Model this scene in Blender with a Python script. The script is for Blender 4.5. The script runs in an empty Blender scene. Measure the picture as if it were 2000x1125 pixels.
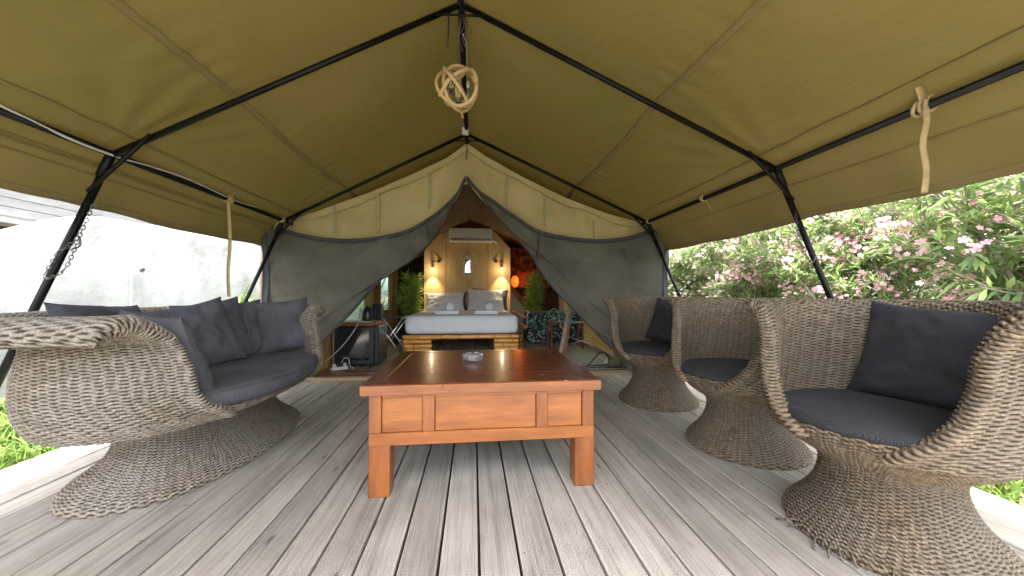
import bpy, bmesh, math, random
import numpy as np
from mathutils import Vector, Matrix, noise as mnoise
rnd = random.Random(7); rng = np.random.default_rng(7)
PI = math.pi; R = math.radians
sc = bpy.context.scene; COL = sc.collection

# ------------------------------------------------------------ camera, light, exposure
cam = bpy.data.cameras.new('camera'); camo = bpy.data.objects.new('camera', cam); COL.objects.link(camo)
cam.sensor_width = 36; cam.lens = 703/2000*36; cam.clip_start = .02; cam.clip_end = 500
camo.location = (0, 0, .95)
camo.rotation_euler = (R(90)+math.atan(12.5/703), 0, -math.atan(75/703))
sc.camera = camo
SUN_EL, SUN_AZ = R(76), R(-179)            # azimuth measured from +Y towards +X
w = bpy.data.worlds.new('World'); sc.world = w; w.use_nodes = True
nt = w.node_tree; bg = nt.nodes['Background']; sky = nt.nodes.new('ShaderNodeTexSky')
sky.sky_type = 'NISHITA'; sky.sun_disc = False; sky.sun_elevation = SUN_EL; sky.sun_rotation = SUN_AZ
sky.air_density = 1.0; sky.dust_density = 3.0; sky.ozone_density = 1.0
hs = nt.nodes.new('ShaderNodeHueSaturation'); hs.inputs['Saturation'].default_value = .35   # bright milky haze
nt.links.new(sky.outputs[0], hs.inputs['Color']); nt.links.new(hs.outputs[0], bg.inputs[0]); bg.inputs[1].default_value = .15
sun = bpy.data.lights.new('sun', 'SUN'); suno = bpy.data.objects.new('sun', sun); COL.objects.link(suno)
sun.energy = 2.6; sun.angle = R(2.0); sun.color = (1, .95, .87)
sd = Vector((math.sin(SUN_AZ)*math.cos(SUN_EL), math.cos(SUN_AZ)*math.cos(SUN_EL), math.sin(SUN_EL)))
suno.rotation_euler = sd.to_track_quat('Z', 'Y').to_euler()
sc.view_settings.view_transform = 'Standard'; sc.view_settings.look = 'None'
sc.view_settings.exposure = 3.35; sc.view_settings.gamma = 1; sc.view_settings.use_curve_mapping = False
sc.cycles.max_bounces = 10; sc.cycles.diffuse_bounces = 6; sc.cycles.transmission_bounces = 8; sc.cycles.transparent_max_bounces = 8
sc.cycles.use_denoising = True

# ------------------------------------------------------------ materials
def mat(name, color=(.5,.5,.5), rough=.6, metal=0, spec=.5, noise=None, bump=None, trans=0, tcol=None, coat=0, emit=None, alpha=None):
    """noise=(scale, (c1), (c2), stretch xyz); bump=(scale, strength, dist, stretch)"""
    m = bpy.data.materials.new(name); m.use_nodes = True
    n = m.node_tree.nodes; l = m.node_tree.links; p = n['Principled BSDF']; out = n['Material Output']
    p.inputs['Base Color'].default_value = (*color, 1); p.inputs['Roughness'].default_value = rough
    p.inputs['Metallic'].default_value = metal; p.inputs['Specular IOR Level'].default_value = spec
    if coat: p.inputs['Coat Weight'].default_value = coat; p.inputs['Coat Roughness'].default_value = .12
    tc = n.new('ShaderNodeTexCoord'); oi = n.new('ShaderNodeObjectInfo')
    off = n.new('ShaderNodeVectorMath'); off.operation = 'MULTIPLY_ADD'
    comb = n.new('ShaderNodeCombineXYZ'); 
    for i in range(3): l.new(oi.outputs['Random'], comb.inputs[i])
    l.new(comb.outputs[0], off.inputs[0]); off.inputs[1].default_value = (37, 53, 71); l.new(tc.outputs['Object'], off.inputs[2])
    def tex(scale, stretch, detail=6, rg=.6):
        mp = n.new('ShaderNodeMapping'); mp.inputs['Scale'].default_value = stretch
        l.new(off.outputs[0], mp.inputs[0]); t = n.new('ShaderNodeTexNoise')
        t.inputs['Scale'].default_value = scale; t.inputs['Detail'].default_value = detail; t.inputs['Roughness'].default_value = rg
        l.new(mp.outputs[0], t.inputs['Vector']); return t
    colsock = None
    if noise:
        sc_, c1, c2, st = noise
        t = tex(sc_, st); r = n.new('ShaderNodeValToRGB')
        r.color_ramp.elements[0].position = .32; r.color_ramp.elements[1].position = .68
        r.color_ramp.elements[0].color = (*c1, 1); r.color_ramp.elements[1].color = (*c2, 1)
        l.new(t.outputs[0], r.inputs[0]); colsock = r.outputs[0]; l.new(colsock, p.inputs['Base Color'])
    bs = None
    if bump:
        sc_, stg, dist, st = bump
        t = tex(sc_, st, 5); b = n.new('ShaderNodeBump'); b.inputs['Strength'].default_value = stg; b.inputs['Distance'].default_value = dist
        l.new(t.outputs[0], b.inputs['Height']); l.new(b.outputs[0], p.inputs['Normal']); bs = b
    if trans:
        tr = n.new('ShaderNodeBsdfTranslucent'); tr.inputs[0].default_value = (*(tcol or color), 1)
        if colsock and not tcol: l.new(colsock, tr.inputs[0])
        mx = n.new('ShaderNodeMixShader'); mx.inputs[0].default_value = trans
        l.new(p.outputs[0], mx.inputs[1]); l.new(tr.outputs[0], mx.inputs[2]); l.new(mx.outputs[0], out.inputs[0])
    if emit:
        p.inputs['Emission Color'].default_value = (*emit[0], 1); p.inputs['Emission Strength'].default_value = emit[1]
    m['_p'] = 1
    return m
def P(m): return m.node_tree.nodes['Principled BSDF']
M = {}
S1 = (1, 1, 1)
M['pole'] = mat('black_steel', (.012,.013,.014), .42, 0, spec=.16, noise=(9,(.002,.0022,.0025),(.006,.0065,.0075),S1), bump=(60,.15,.002,S1))
M['canvas'] = mat('olive_canvas', (.2,.16,.05), .55, spec=.4, noise=(.55,(.138,.126,.043),(.212,.162,.062),(1,1,1)), bump=(2.3,.4,.04,(1.6,.8,1)), trans=.13, tcol=(.34,.28,.085))
M['hem'] = mat('olive_hem', (.22,.17,.06), .7, noise=(2,(.175,.138,.055),(.215,.17,.07),S1), trans=.2, tcol=(.40,.30,.10))
M['gable'] = mat('khaki_canvas', (.42,.35,.17), .8, spec=.2, noise=(1.5,(.40,.335,.165),(.52,.45,.24),S1), bump=(5,.5,.03,(1,1,2)), trans=.2, tcol=(.6,.48,.22))
M['screen'] = mat('grey_mesh_fabric', (.13,.125,.10), .85, spec=.15, noise=(1.6,(.066,.064,.054),(.135,.130,.107),(1,1,1.4)), bump=(3.5,.9,.05,(1,1,1)), trans=.15, tcol=(.3,.28,.2))
M['screen_trim'] = mat('black_webbing', (.025,.027,.032), .8, noise=(20,(.02,.022,.026),(.045,.047,.055),S1))
M['inner'] = mat('brown_canvas', (.16,.12,.075), .85, spec=.1, noise=(1.2,(.22,.165,.105),(.30,.225,.145),S1), bump=(4,.4,.02,S1), trans=.45, tcol=(.5,.36,.2))
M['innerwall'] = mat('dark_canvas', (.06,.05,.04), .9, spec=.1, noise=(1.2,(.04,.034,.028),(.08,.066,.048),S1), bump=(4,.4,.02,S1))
M['innerkhaki'] = mat('side_canvas', (.22,.18,.10), .9, spec=.1, noise=(1.5,(.18,.145,.08),(.26,.21,.12),S1), bump=(4,.4,.02,S1), trans=.4, tcol=(.6,.5,.3))
M['strap'] = mat('khaki_webbing', (.36,.27,.12), .85, noise=(14,(.28,.21,.10),(.42,.32,.16),S1), bump=(150,.3,.001,(1,1,1)), trans=.1)
M['toggle'] = mat('sage_webbing', (.30,.31,.19), .85, noise=(14,(.26,.27,.165),(.36,.36,.23),S1))
M['cable'] = mat('grey_cable', (.45,.45,.43), .45)
M['blackcable'] = mat('black_cable', (.02,.02,.02), .5)
M['whiteplastic'] = mat('white_plastic', (.62,.62,.6), .4)
M['greyplastic'] = mat('grey_plastic', (.42,.41,.38), .5)
M['chain'] = mat('dark_chain', (.10,.095,.09), .45, .7)
M['rope'] = None
M['tabletop'] = mat('mahogany_top', (.1,.03,.015), .27, spec=.5, coat=.25, noise=(3.2,(.050,.012,.006),(.115,.031,.014),(1,9,9)), bump=(9,.2,.003,(1,14,14)))
def addspots(m, scale, col_, thr, gate):
    n = m.node_tree.nodes; l = m.node_tree.links; p = P(m); src = p.inputs['Base Color'].links[0].from_socket; tc = n.new('ShaderNodeTexCoord')
    dn = n.new('ShaderNodeTexNoise'); dn.inputs['Scale'].default_value = scale*2; l.new(tc.outputs['Object'], dn.inputs[0])
    va = n.new('ShaderNodeVectorMath'); va.operation = 'MULTIPLY_ADD'; va.inputs[1].default_value = (.06,)*3; l.new(dn.outputs['Color'], va.inputs[0]); l.new(tc.outputs['Object'], va.inputs[2])
    v = n.new('ShaderNodeTexVoronoi'); v.inputs['Scale'].default_value = scale; l.new(va.outputs[0], v.inputs['Vector'])
    r = n.new('ShaderNodeMapRange'); r.inputs[1].default_value = thr*.5; r.inputs[2].default_value = thr; r.inputs[3].default_value = .75; r.inputs[4].default_value = 0; l.new(v.outputs['Distance'], r.inputs[0])
    sp = n.new('ShaderNodeSeparateColor'); l.new(v.outputs['Color'], sp.inputs[0]); g = n.new('ShaderNodeMath'); g.operation = 'GREATER_THAN'; g.inputs[1].default_value = gate; l.new(sp.outputs[0], g.inputs[0])
    f = n.new('ShaderNodeMath'); f.operation = 'MULTIPLY'; l.new(r.outputs[0], f.inputs[0]); l.new(g.outputs[0], f.inputs[1])
    mx = n.new('ShaderNodeMix'); mx.data_type = 'RGBA'; l.new(f.outputs[0], mx.inputs[0]); l.new(src, mx.inputs[6]); mx.inputs[7].default_value = (*col_, 1); l.new(mx.outputs[2], p.inputs['Base Color'])
addspots(M['tabletop'], 11, (.30,.20,.16), .16, .62)
M['apron'] = mat('orange_wood', (.36,.11,.03), .36, spec=.4, coat=.15, noise=(2.6,(.145,.042,.010),(.290,.098,.022),(1,1,7)), bump=(9,.25,.003,(1,1,14)))
M['apronV'] = mat('orange_wood_upright', (.36,.11,.03), .36, spec=.4, coat=.15, noise=(2.6,(.125,.035,.009),(.245,.080,.019),(7,7,1)), bump=(9,.25,.003,(14,14,1)))
M['edge'] = mat('table_edge_wood', (.36,.11,.03), .33, spec=.4, coat=.2, noise=(2.6,(.115,.033,.011),(.25,.085,.024),(1,1,7)), bump=(9,.25,.003,(1,1,14)))
M['ground'] = mat('earth', (.12,.10,.06), .95, noise=(4,(.07,.06,.03),(.17,.15,.09),S1), bump=(12,.8,.03,S1))
M['plaster'] = mat('white_plaster', (.6,.6,.58), .9, noise=(1.4,(.24,.24,.235),(.46,.46,.45),(1,1,1.0)), bump=(5,.5,.03,S1))
M['concrete'] = mat('grey_render', (.2,.19,.18), .9, noise=(2.5,(.15,.147,.14),(.23,.225,.22),(1,1,3)), bump=(10,.4,.01,S1))
M['recess'] = mat('dark_timber', (.07,.055,.045), .9)
M['ply'] = mat('pale_plywood', (.5,.32,.14), .55, spec=.3, noise=(1.6,(.47,.31,.14),(.60,.42,.21),(5,1,1)), bump=(8,.1,.002,(8,1,1)))
M['ac'] = mat('ac_plastic', (.78,.75,.72), .3)
M['acdark'] = mat('ac_slot', (.16,.155,.15), .5)
M['silver'] = mat('carved_silver', (.62,.58,.50), .45, .25, noise=(30,(.42,.38,.31),(.75,.71,.64),S1), bump=(60,.7,.006,S1))
M['mirror'] = mat('mirror_glass', (.85,.87,.9), .03, 1)
M['sheet'] = mat('pale_blue_sheet', (.8,.82,.88), .85, spec=.2, noise=(2,(.77,.79,.86),(.84,.86,.90),S1), bump=(3,.35,.02,(1,1,1)))
M['pillowcase'] = mat('grey_pillowcase', (.56,.57,.62), .85, spec=.2, bump=(8,.4,.015,S1))
M['towel'] = mat('white_towel', (.82,.84,.88), .95, spec=.1, bump=(220,.6,.003,S1))
M['bamboo'] = mat('lacquered_bamboo', (.6,.3,.07), .28, coat=.4, noise=(3,(.66,.27,.05),(.86,.46,.12),(1,7,7)))
M['bambooY'] = mat('dark_lacquered_bamboo', (.25,.10,.03), .35, coat=.3, noise=(3,(.22,.08,.025),(.38,.16,.05),(7,1,7)))
M['node'] = mat('bamboo_node', (.34,.11,.03), .4)
M['fridge'] = mat('black_enamel', (.02,.023,.028), .28)
M['fridgeglass'] = mat('smoked_glass', (.018,.020,.022), .07, spec=.8)
M['chrome'] = mat('brushed_chrome', (.62,.65,.68), .25, .9)
M['woodbrown'] = mat('brown_timber', (.26,.12,.05), .6, noise=(3,(.19,.08,.032),(.33,.155,.065),(6,6,1)), bump=(9,.2,.003,(9,9,1)))
M['woodbrownX'] = mat('brown_board', (.30,.14,.055), .5, noise=(3,(.26,.11,.04),(.42,.20,.08),(1,6,6)), bump=(9,.2,.003,(1,9,9)))
M['paint_post'] = mat('worn_painted_post', (.4,.3,.26), .7, noise=(7,(.30,.19,.15),(.52,.42,.36),(5,5,1)), bump=(15,.4,.004,(5,5,1)))
M['bluetape'] = mat('blue_tape', (.03,.28,.50), .4)
M['redwood'] = mat('red_board', (.16,.035,.02), .5)
M['palelining'] = mat('pale_green_canvas', (.52,.58,.47), .8, trans=.3, tcol=(.7,.78,.6), emit=None)
M['olivebag'] = mat('olive_roll', (.17,.16,.08), .85, bump=(12,.6,.02,S1))
M['pvc'] = None
M['sill'] = mat('sill_plank', (.36,.22,.11), .7, noise=(3,(.24,.15,.08),(.38,.26,.15),(1,7,7)), bump=(9,.3,.003,(1,9,9)))
M['vinyl'] = mat('beige_groundsheet', (.36,.33,.28), .7, noise=(2.5,(.28,.25,.20),(.42,.38,.32),(4,1,1)), bump=(6,.3,.01,S1))
M['stem'] = mat('grey_bark', (.20,.18,.14), .85, noise=(12,(.15,.13,.10),(.34,.31,.26),S1))
M['cane'] = mat('green_cane', (.16,.22,.05), .5)
M['potm'] = mat('dark_pot', (.03,.028,.026), .6)
M['socket'] = mat('blue_grey_socket', (.07,.10,.11), .4)
M['bulb'] = mat('clear_bulb', (.9,.85,.75), .08)
P(M['bulb']).inputs['Transmission Weight'].default_value = .8
M['lampon'] = mat('lit_lamp_head', (1,.8,.5), .5, emit=((1,.72,.38), 8))
M['lanternglow'] = mat('orange_lantern_shade', (.5,.12,.02), .7, emit=((1,.14,.012), .16))
def leafmat(name, c1, c2, rough=.42, trans=.35, spec=.4):
    m = bpy.data.materials.new(name); m.use_nodes = True
    n = m.node_tree.nodes; l = m.node_tree.links; p = n['Principled BSDF']; out = n['Material Output']
    at = n.new('ShaderNodeAttribute'); at.attribute_name = 'rnd'
    mx = n.new('ShaderNodeMix'); mx.data_type = 'RGBA'; l.new(at.outputs['Fac'], mx.inputs[0])
    mx.inputs[6].default_value = (*c1, 1); mx.inputs[7].default_value = (*c2, 1)
    l.new(mx.outputs[2], p.inputs['Base Color']); p.inputs['Roughness'].default_value = rough; p.inputs['Specular IOR Level'].default_value = spec
    tr = n.new('ShaderNodeBsdfTranslucent'); l.new(mx.outputs[2], tr.inputs[0])
    ms = n.new('ShaderNodeMixShader'); ms.inputs[0].default_value = trans
    l.new(p.outputs[0], ms.inputs[1]); l.new(tr.outputs[0], ms.inputs[2]); l.new(ms.outputs[0], out.inputs[0])
    return m
M['leaf'] = leafmat('oleander_leaf', (.12,.20,.08), (.38,.50,.18), trans=.45)
M['pink'] = leafmat('pink_petal', (.76,.30,.43), (.88,.68,.73), .7, .35, .1)
M['cream'] = leafmat('cream_petal', (.78,.60,.50), (.88,.84,.76), .7, .35, .1)
M['bleaf'] = leafmat('bamboo_leaf', (.20,.34,.07), (.55,.70,.22), .5, .3)
M['grassm'] = leafmat('grass_blade', (.07,.13,.025), (.21,.30,.07), .6, .4, .2)
M['dryleaf'] = leafmat('dry_leaf', (.16,.10,.045), (.36,.27,.13), .8, .2, .1)

addspots(M['apron'], 9, (.10,.035,.016), .10, .7); addspots(M['apronV'], 8, (.09,.03,.015), .12, .6); addspots(M['edge'], 12, (.06,.02,.012), .14, .6)

def deckmat(name, tint):
    m = bpy.data.materials.new(name); m.use_nodes = True
    n = m.node_tree.nodes; l = m.node_tree.links; p = n['Principled BSDF']
    tc = n.new('ShaderNodeTexCoord'); oi = n.new('ShaderNodeObjectInfo')
    comb = n.new('ShaderNodeCombineXYZ'); [l.new(oi.outputs['Random'], comb.inputs[i]) for i in (1, 2)]
    mu = n.new('ShaderNodeVectorMath'); mu.operation = 'MULTIPLY_ADD'; mu.inputs[1].default_value = (0, 90, 41)
    l.new(comb.outputs[0], mu.inputs[0]); l.new(tc.outputs['Object'], mu.inputs[2])
    def tx(sc_, st, det=8, rg=.62, dist=0):
        mp = n.new('ShaderNodeMapping'); mp.inputs['Scale'].default_value = st; l.new(mu.outputs[0], mp.inputs[0])
        t = n.new('ShaderNodeTexNoise'); t.inputs['Scale'].default_value = sc_; t.inputs['Detail'].default_value = det
        t.inputs['Roughness'].default_value = rg; t.inputs['Distortion'].default_value = dist; l.new(mp.outputs[0], t.inputs[0]); return t
    grain = tx(1.0, (95, 2.6, 60), 6, .65, .6); streak = tx(1, (22, .55, 20), 5, .6, .4); patch = tx(2.2, (1.5, 1, 1), 4)
    r = n.new('ShaderNodeValToRGB'); e = r.color_ramp.elements
    e[0].position = .36; e[0].color = (.215*tint[0], .196*tint[1], .172*tint[2], 1); e[1].position = .66; e[1].color = (.42*tint[0], .388*tint[1], .348*tint[2], 1)
    x = e.new(.5); x.color = (.345*tint[0], .317*tint[1], .283*tint[2], 1)
    mixf = n.new('ShaderNodeMath'); mixf.operation = 'MULTIPLY_ADD'; mixf.inputs[1].default_value = .55
    m2 = n.new('ShaderNodeMath'); m2.operation = 'MULTIPLY'; m2.inputs[1].default_value = .45
    l.new(streak.outputs[0], m2.inputs[0]); l.new(grain.outputs[0], mixf.inputs[0]); l.new(m2.outputs[0], mixf.inputs[2]); l.new(mixf.outputs[0], r.inputs[0])
    # mottled patches and one tone per board
    mr = n.new('ShaderNodeMapRange'); mr.inputs[1].default_value = .3; mr.inputs[2].default_value = .7; mr.inputs[3].default_value = .80; mr.inputs[4].default_value = 1.12
    l.new(patch.outputs[0], mr.inputs[0])
    ob = n.new('ShaderNodeMapRange'); ob.inputs[3].default_value = .84; ob.inputs[4].default_value = 1.12; l.new(oi.outputs['Random'], ob.inputs[0])
    mm = n.new('ShaderNodeMath'); mm.operation = 'MULTIPLY'; l.new(mr.outputs[0], mm.inputs[0]); l.new(ob.outputs[0], mm.inputs[1])
    sv = n.new('ShaderNodeVectorMath'); sv.operation = 'SCALE'; l.new(r.outputs[0], sv.inputs[0]); l.new(mm.outputs[0], sv.inputs['Scale'])
    # painted highlight: paler colour where both board edges catch the light
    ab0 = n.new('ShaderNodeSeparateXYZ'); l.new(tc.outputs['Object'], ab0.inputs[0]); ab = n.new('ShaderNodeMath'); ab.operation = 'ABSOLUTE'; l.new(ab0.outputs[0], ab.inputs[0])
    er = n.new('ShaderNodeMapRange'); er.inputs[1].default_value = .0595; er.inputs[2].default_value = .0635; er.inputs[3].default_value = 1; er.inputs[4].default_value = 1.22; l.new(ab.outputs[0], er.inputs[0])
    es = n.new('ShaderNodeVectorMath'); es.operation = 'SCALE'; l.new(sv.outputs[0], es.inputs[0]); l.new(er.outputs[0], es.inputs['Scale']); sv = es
    # knots
    kv = n.new('ShaderNodeTexVoronoi'); kv.inputs['Scale'].default_value = 1; mp = n.new('ShaderNodeMapping'); mp.inputs['Scale'].default_value = (9, 2.6, 1)
    l.new(mu.outputs[0], mp.inputs[0]); l.new(mp.outputs[0], kv.inputs['Vector'])
    kr = n.new('ShaderNodeMapRange'); kr.inputs[1].default_value = .04; kr.inputs[2].default_value = .11; kr.inputs[3].default_value = .45; kr.inputs[4].default_value = 1
    l.new(kv.outputs['Distance'], kr.inputs[0])
    sv2 = n.new('ShaderNodeVectorMath'); sv2.operation = 'SCALE'; l.new(sv.outputs[0], sv2.inputs[0]); l.new(kr.outputs[0], sv2.inputs['Scale'])
    l.new(sv2.outputs[0], p.inputs['Base Color'])
    p.inputs['Roughness'].default_value = .58; p.inputs['Specular IOR Level'].default_value = .35
    # milled ribs along the board
    sx = n.new('ShaderNodeSeparateXYZ'); l.new(tc.outputs['Object'], sx.inputs[0])
    mw = n.new('ShaderNodeMath'); mw.operation = 'MULTIPLY'; mw.inputs[1].default_value = 2*PI/.0068; l.new(sx.outputs[0], mw.inputs[0])
    si = n.new('ShaderNodeMath'); si.operation = 'SINE'; l.new(mw.outputs[0], si.inputs[0])
    wear = tx(1.6, (1, .8, 1), 3); wr = n.new('ShaderNodeMapRange'); wr.inputs[1].default_value = .42; wr.inputs[2].default_value = .62; wr.inputs[3].default_value = .4; wr.inputs[4].default_value = 2.0
    l.new(wear.outputs[0], wr.inputs[0]); sm = n.new('ShaderNodeMath'); sm.operation = 'MULTIPLY'; l.new(si.outputs[0], sm.inputs[0]); l.new(wr.outputs[0], sm.inputs[1])
    ad = n.new('ShaderNodeMath'); ad.operation = 'MULTIPLY_ADD'; ad.inputs[1].default_value = 1.6; l.new(grain.outputs[0], ad.inputs[0]); l.new(sm.outputs[0], ad.inputs[2])
    b = n.new('ShaderNodeBump'); b.inputs['Strength'].default_value = .55; b.inputs['Distance'].default_value = .0025
    l.new(ad.outputs[0], b.inputs['Height']); l.new(b.outputs[0], p.inputs['Normal'])
    return m
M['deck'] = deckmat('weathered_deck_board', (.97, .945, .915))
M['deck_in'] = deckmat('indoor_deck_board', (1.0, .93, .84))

def weavemat(name, a, b, c):
    m = bpy.data.materials.new(name); m.use_nodes = True
    n = m.node_tree.nodes; l = m.node_tree.links; p = n['Principled BSDF']
    uv = n.new('ShaderNodeUVMap'); uv.uv_map = 'uv'; tc = n.new('ShaderNodeTexCoord'); sx = n.new('ShaderNodeSeparateXYZ'); l.new(uv.outputs[0], sx.inputs[0])
    fl = n.new('ShaderNodeMath'); fl.operation = 'FLOOR'; l.new(sx.outputs[1], fl.inputs[0])
    mu = n.new('ShaderNodeMath'); mu.operation = 'MULTIPLY'; mu.inputs[1].default_value = .28; l.new(sx.outputs[0], mu.inputs[0])
    cb = n.new('ShaderNodeCombineXYZ'); l.new(mu.outputs[0], cb.inputs[0]); l.new(fl.outputs[0], cb.inputs[1])
    wn = n.new('ShaderNodeTexNoise'); wn.inputs['Scale'].default_value = 1.7; wn.inputs['Detail'].default_value = 3; l.new(cb.outputs[0], wn.inputs[0])
    bn = n.new('ShaderNodeTexNoise'); bn.inputs['Scale'].default_value = 3.2; bn.inputs['Detail'].default_value = 4; l.new(tc.outputs['Object'], bn.inputs[0])
    fn = n.new('ShaderNodeTexNoise'); fn.inputs['Scale'].default_value = 160; fn.inputs['Detail'].default_value = 3; l.new(tc.outputs['Object'], fn.inputs[0])
    r1 = n.new('ShaderNodeValToRGB'); e = r1.color_ramp.elements; e[0].position = .3; e[1].position = .7; e[0].color = (*a, 1); e[1].color = (*b, 1)
    l.new(wn.outputs[0], r1.inputs[0])
    r2 = n.new('ShaderNodeMapRange'); r2.inputs[1].default_value = .38; r2.inputs[2].default_value = .62; r2.inputs[3].default_value = 0; r2.inputs[4].default_value = .75; l.new(bn.outputs[0], r2.inputs[0])
    mx = n.new('ShaderNodeMix'); mx.data_type = 'RGBA'; l.new(r2.outputs[0], mx.inputs[0]); l.new(r1.outputs[0], mx.inputs[6]); mx.inputs[7].default_value = (*c, 1)
    f2 = n.new('ShaderNodeMapRange'); f2.inputs[1].default_value = .3; f2.inputs[2].default_value = .7; f2.inputs[3].default_value = .7; f2.inputs[4].default_value = 1.25; l.new(fn.outputs[0], f2.inputs[0])
    s = n.new('ShaderNodeVectorMath'); s.operation = 'SCALE'; l.new(mx.outputs[2], s.inputs[0]); l.new(f2.outputs[0], s.inputs['Scale']); at = n.new('ShaderNodeAttribute'); at.attribute_name = 'rnd'     # shade painted as dark colour into the openings of the weave
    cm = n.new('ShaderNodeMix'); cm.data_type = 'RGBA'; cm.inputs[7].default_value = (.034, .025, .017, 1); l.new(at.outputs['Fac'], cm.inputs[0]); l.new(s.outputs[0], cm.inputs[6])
    l.new(cm.outputs[2], p.inputs['Base Color'])
    p.inputs['Roughness'].default_value = .72; p.inputs['Specular IOR Level'].default_value = .25
    # twisted cord: diagonal lay
    k1 = n.new('ShaderNodeMath'); k1.operation = 'MULTIPLY'; k1.inputs[1].default_value = 2*PI*2.0; l.new(sx.outputs[0], k1.inputs[0])
    k2 = n.new('ShaderNodeMath'); k2.operation = 'MULTIPLY_ADD'; k2.inputs[1].default_value = 2*PI*.8; l.new(sx.outputs[1], k2.inputs[0]); l.new(k1.outputs[0], k2.inputs[2])
    k3 = n.new('ShaderNodeMath'); k3.operation = 'SINE'; l.new(k2.outputs[0], k3.inputs[0])
    ad = n.new('ShaderNodeMath'); ad.operation = 'MULTIPLY_ADD'; ad.inputs[1].default_value = 2.2; l.new(fn.outputs[0], ad.inputs[0]); l.new(k3.outputs[0], ad.inputs[2])
    bp = n.new('ShaderNodeBump'); bp.inputs['Strength'].default_value = .7; bp.inputs['Distance'].default_value = .002; l.new(ad.outputs[0], bp.inputs['Height']); l.new(bp.outputs[0], p.inputs['Normal'])
    return m
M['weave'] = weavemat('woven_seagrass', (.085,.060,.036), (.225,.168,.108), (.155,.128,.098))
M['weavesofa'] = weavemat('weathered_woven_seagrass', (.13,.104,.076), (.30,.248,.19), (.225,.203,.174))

def fabric(name, c, c2):
    m = bpy.data.materials.new(name); m.use_nodes = True
    n = m.node_tree.nodes; l = m.node_tree.links; p = n['Principled BSDF']; tc = n.new('ShaderNodeTexCoord')
    a = n.new('ShaderNodeTexWave'); a.inputs['Scale'].default_value = 95; a.inputs['Distortion'].default_value = 2.5; a.inputs['Detail'].default_value = 2
    b = n.new('ShaderNodeTexWave'); b.bands_direction = 'Y'; b.inputs['Scale'].default_value = 60; b.inputs['Distortion'].default_value = 3
    t = n.new('ShaderNodeTexNoise'); t.inputs['Scale'].default_value = 140; t.inputs['Detail'].default_value = 4
    g = n.new('ShaderNodeTexNoise'); g.inputs['Scale'].default_value = 5; g.inputs['Detail'].default_value = 4
    for q in (a, b, t, g): l.new(tc.outputs['Object'], q.inputs[0])
    ad = n.new('ShaderNodeMath'); ad.operation = 'ADD'; l.new(a.outputs['Fac'], ad.inputs[0]); l.new(b.outputs['Fac'], ad.inputs[1])
    ad2 = n.new('ShaderNodeMath'); ad2.operation = 'ADD'; l.new(ad.outputs[0], ad2.inputs[0]); l.new(t.outputs[0], ad2.inputs[1])
    mr = n.new('ShaderNodeMapRange'); mr.inputs[1].default_value = .6; mr.inputs[2].default_value = 2.2; l.new(ad2.outputs[0], mr.inputs[0])
    mx = n.new('ShaderNodeMix'); mx.data_type = 'RGBA'; l.new(mr.outputs[0], mx.inputs[0]); mx.inputs[6].default_value = (*c, 1); mx.inputs[7].default_value = (*c2, 1)
    gr = n.new('ShaderNodeMapRange'); gr.inputs[1].default_value = .3; gr.inputs[2].default_value = .7; gr.inputs[3].default_value = .82; gr.inputs[4].default_value = 1.2; l.new(g.outputs[0], gr.inputs[0])
    s = n.new('ShaderNodeVectorMath'); s.operation = 'SCALE'; l.new(mx.outputs[2], s.inputs[0]); l.new(gr.outputs[0], s.inputs['Scale']); l.new(s.outputs[0], p.inputs['Base Color'])
    p.inputs['Roughness'].default_value = .9; p.inputs['Specular IOR Level'].default_value = .12
    p.inputs['Sheen Weight'].default_value = .03
    bp = n.new('ShaderNodeBump'); bp.inputs['Strength'].default_value = .5; bp.inputs['Distance'].default_value = .0015; l.new(ad2.outputs[0], bp.inputs['Height']); l.new(bp.outputs[0], p.inputs['Normal'])
    return m
M['cushL'] = fabric('slate_blue_fabric', (.030,.030,.036), (.100,.098,.112))
M['cushR'] = fabric('charcoal_fabric', (.011,.0112,.0125), (.040,.040,.044))

def ropemat():
    m = bpy.data.materials.new('twisted_jute'); m.use_nodes = True
    n = m.node_tree.nodes; l = m.node_tree.links; p = n['Principled BSDF']
    uv = n.new('ShaderNodeUVMap'); uv.uv_map = 'uv'; wv = n.new('ShaderNodeTexWave'); wv.bands_direction = 'DIAGONAL'; wv.inputs['Scale'].default_value = 1.0; wv.inputs['Distortion'].default_value = .3
    l.new(uv.outputs[0], wv.inputs[0]); r = n.new('ShaderNodeValToRGB'); e = r.color_ramp.elements
    e[0].color = (.22,.13,.05,1); e[1].color = (.58,.43,.23,1); e[1].position = .6; l.new(wv.outputs['Fac'], r.inputs[0]); l.new(r.outputs[0], p.inputs['Base Color'])
    p.inputs['Roughness'].default_value = .9; b = n.new('ShaderNodeBump'); b.inputs['Strength'].default_value = .8; b.inputs['Distance'].default_value = .003
    l.new(wv.outputs['Fac'], b.inputs['Height']); l.new(b.outputs[0], p.inputs['Normal']); return m
M['rope'] = ropemat()
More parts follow.
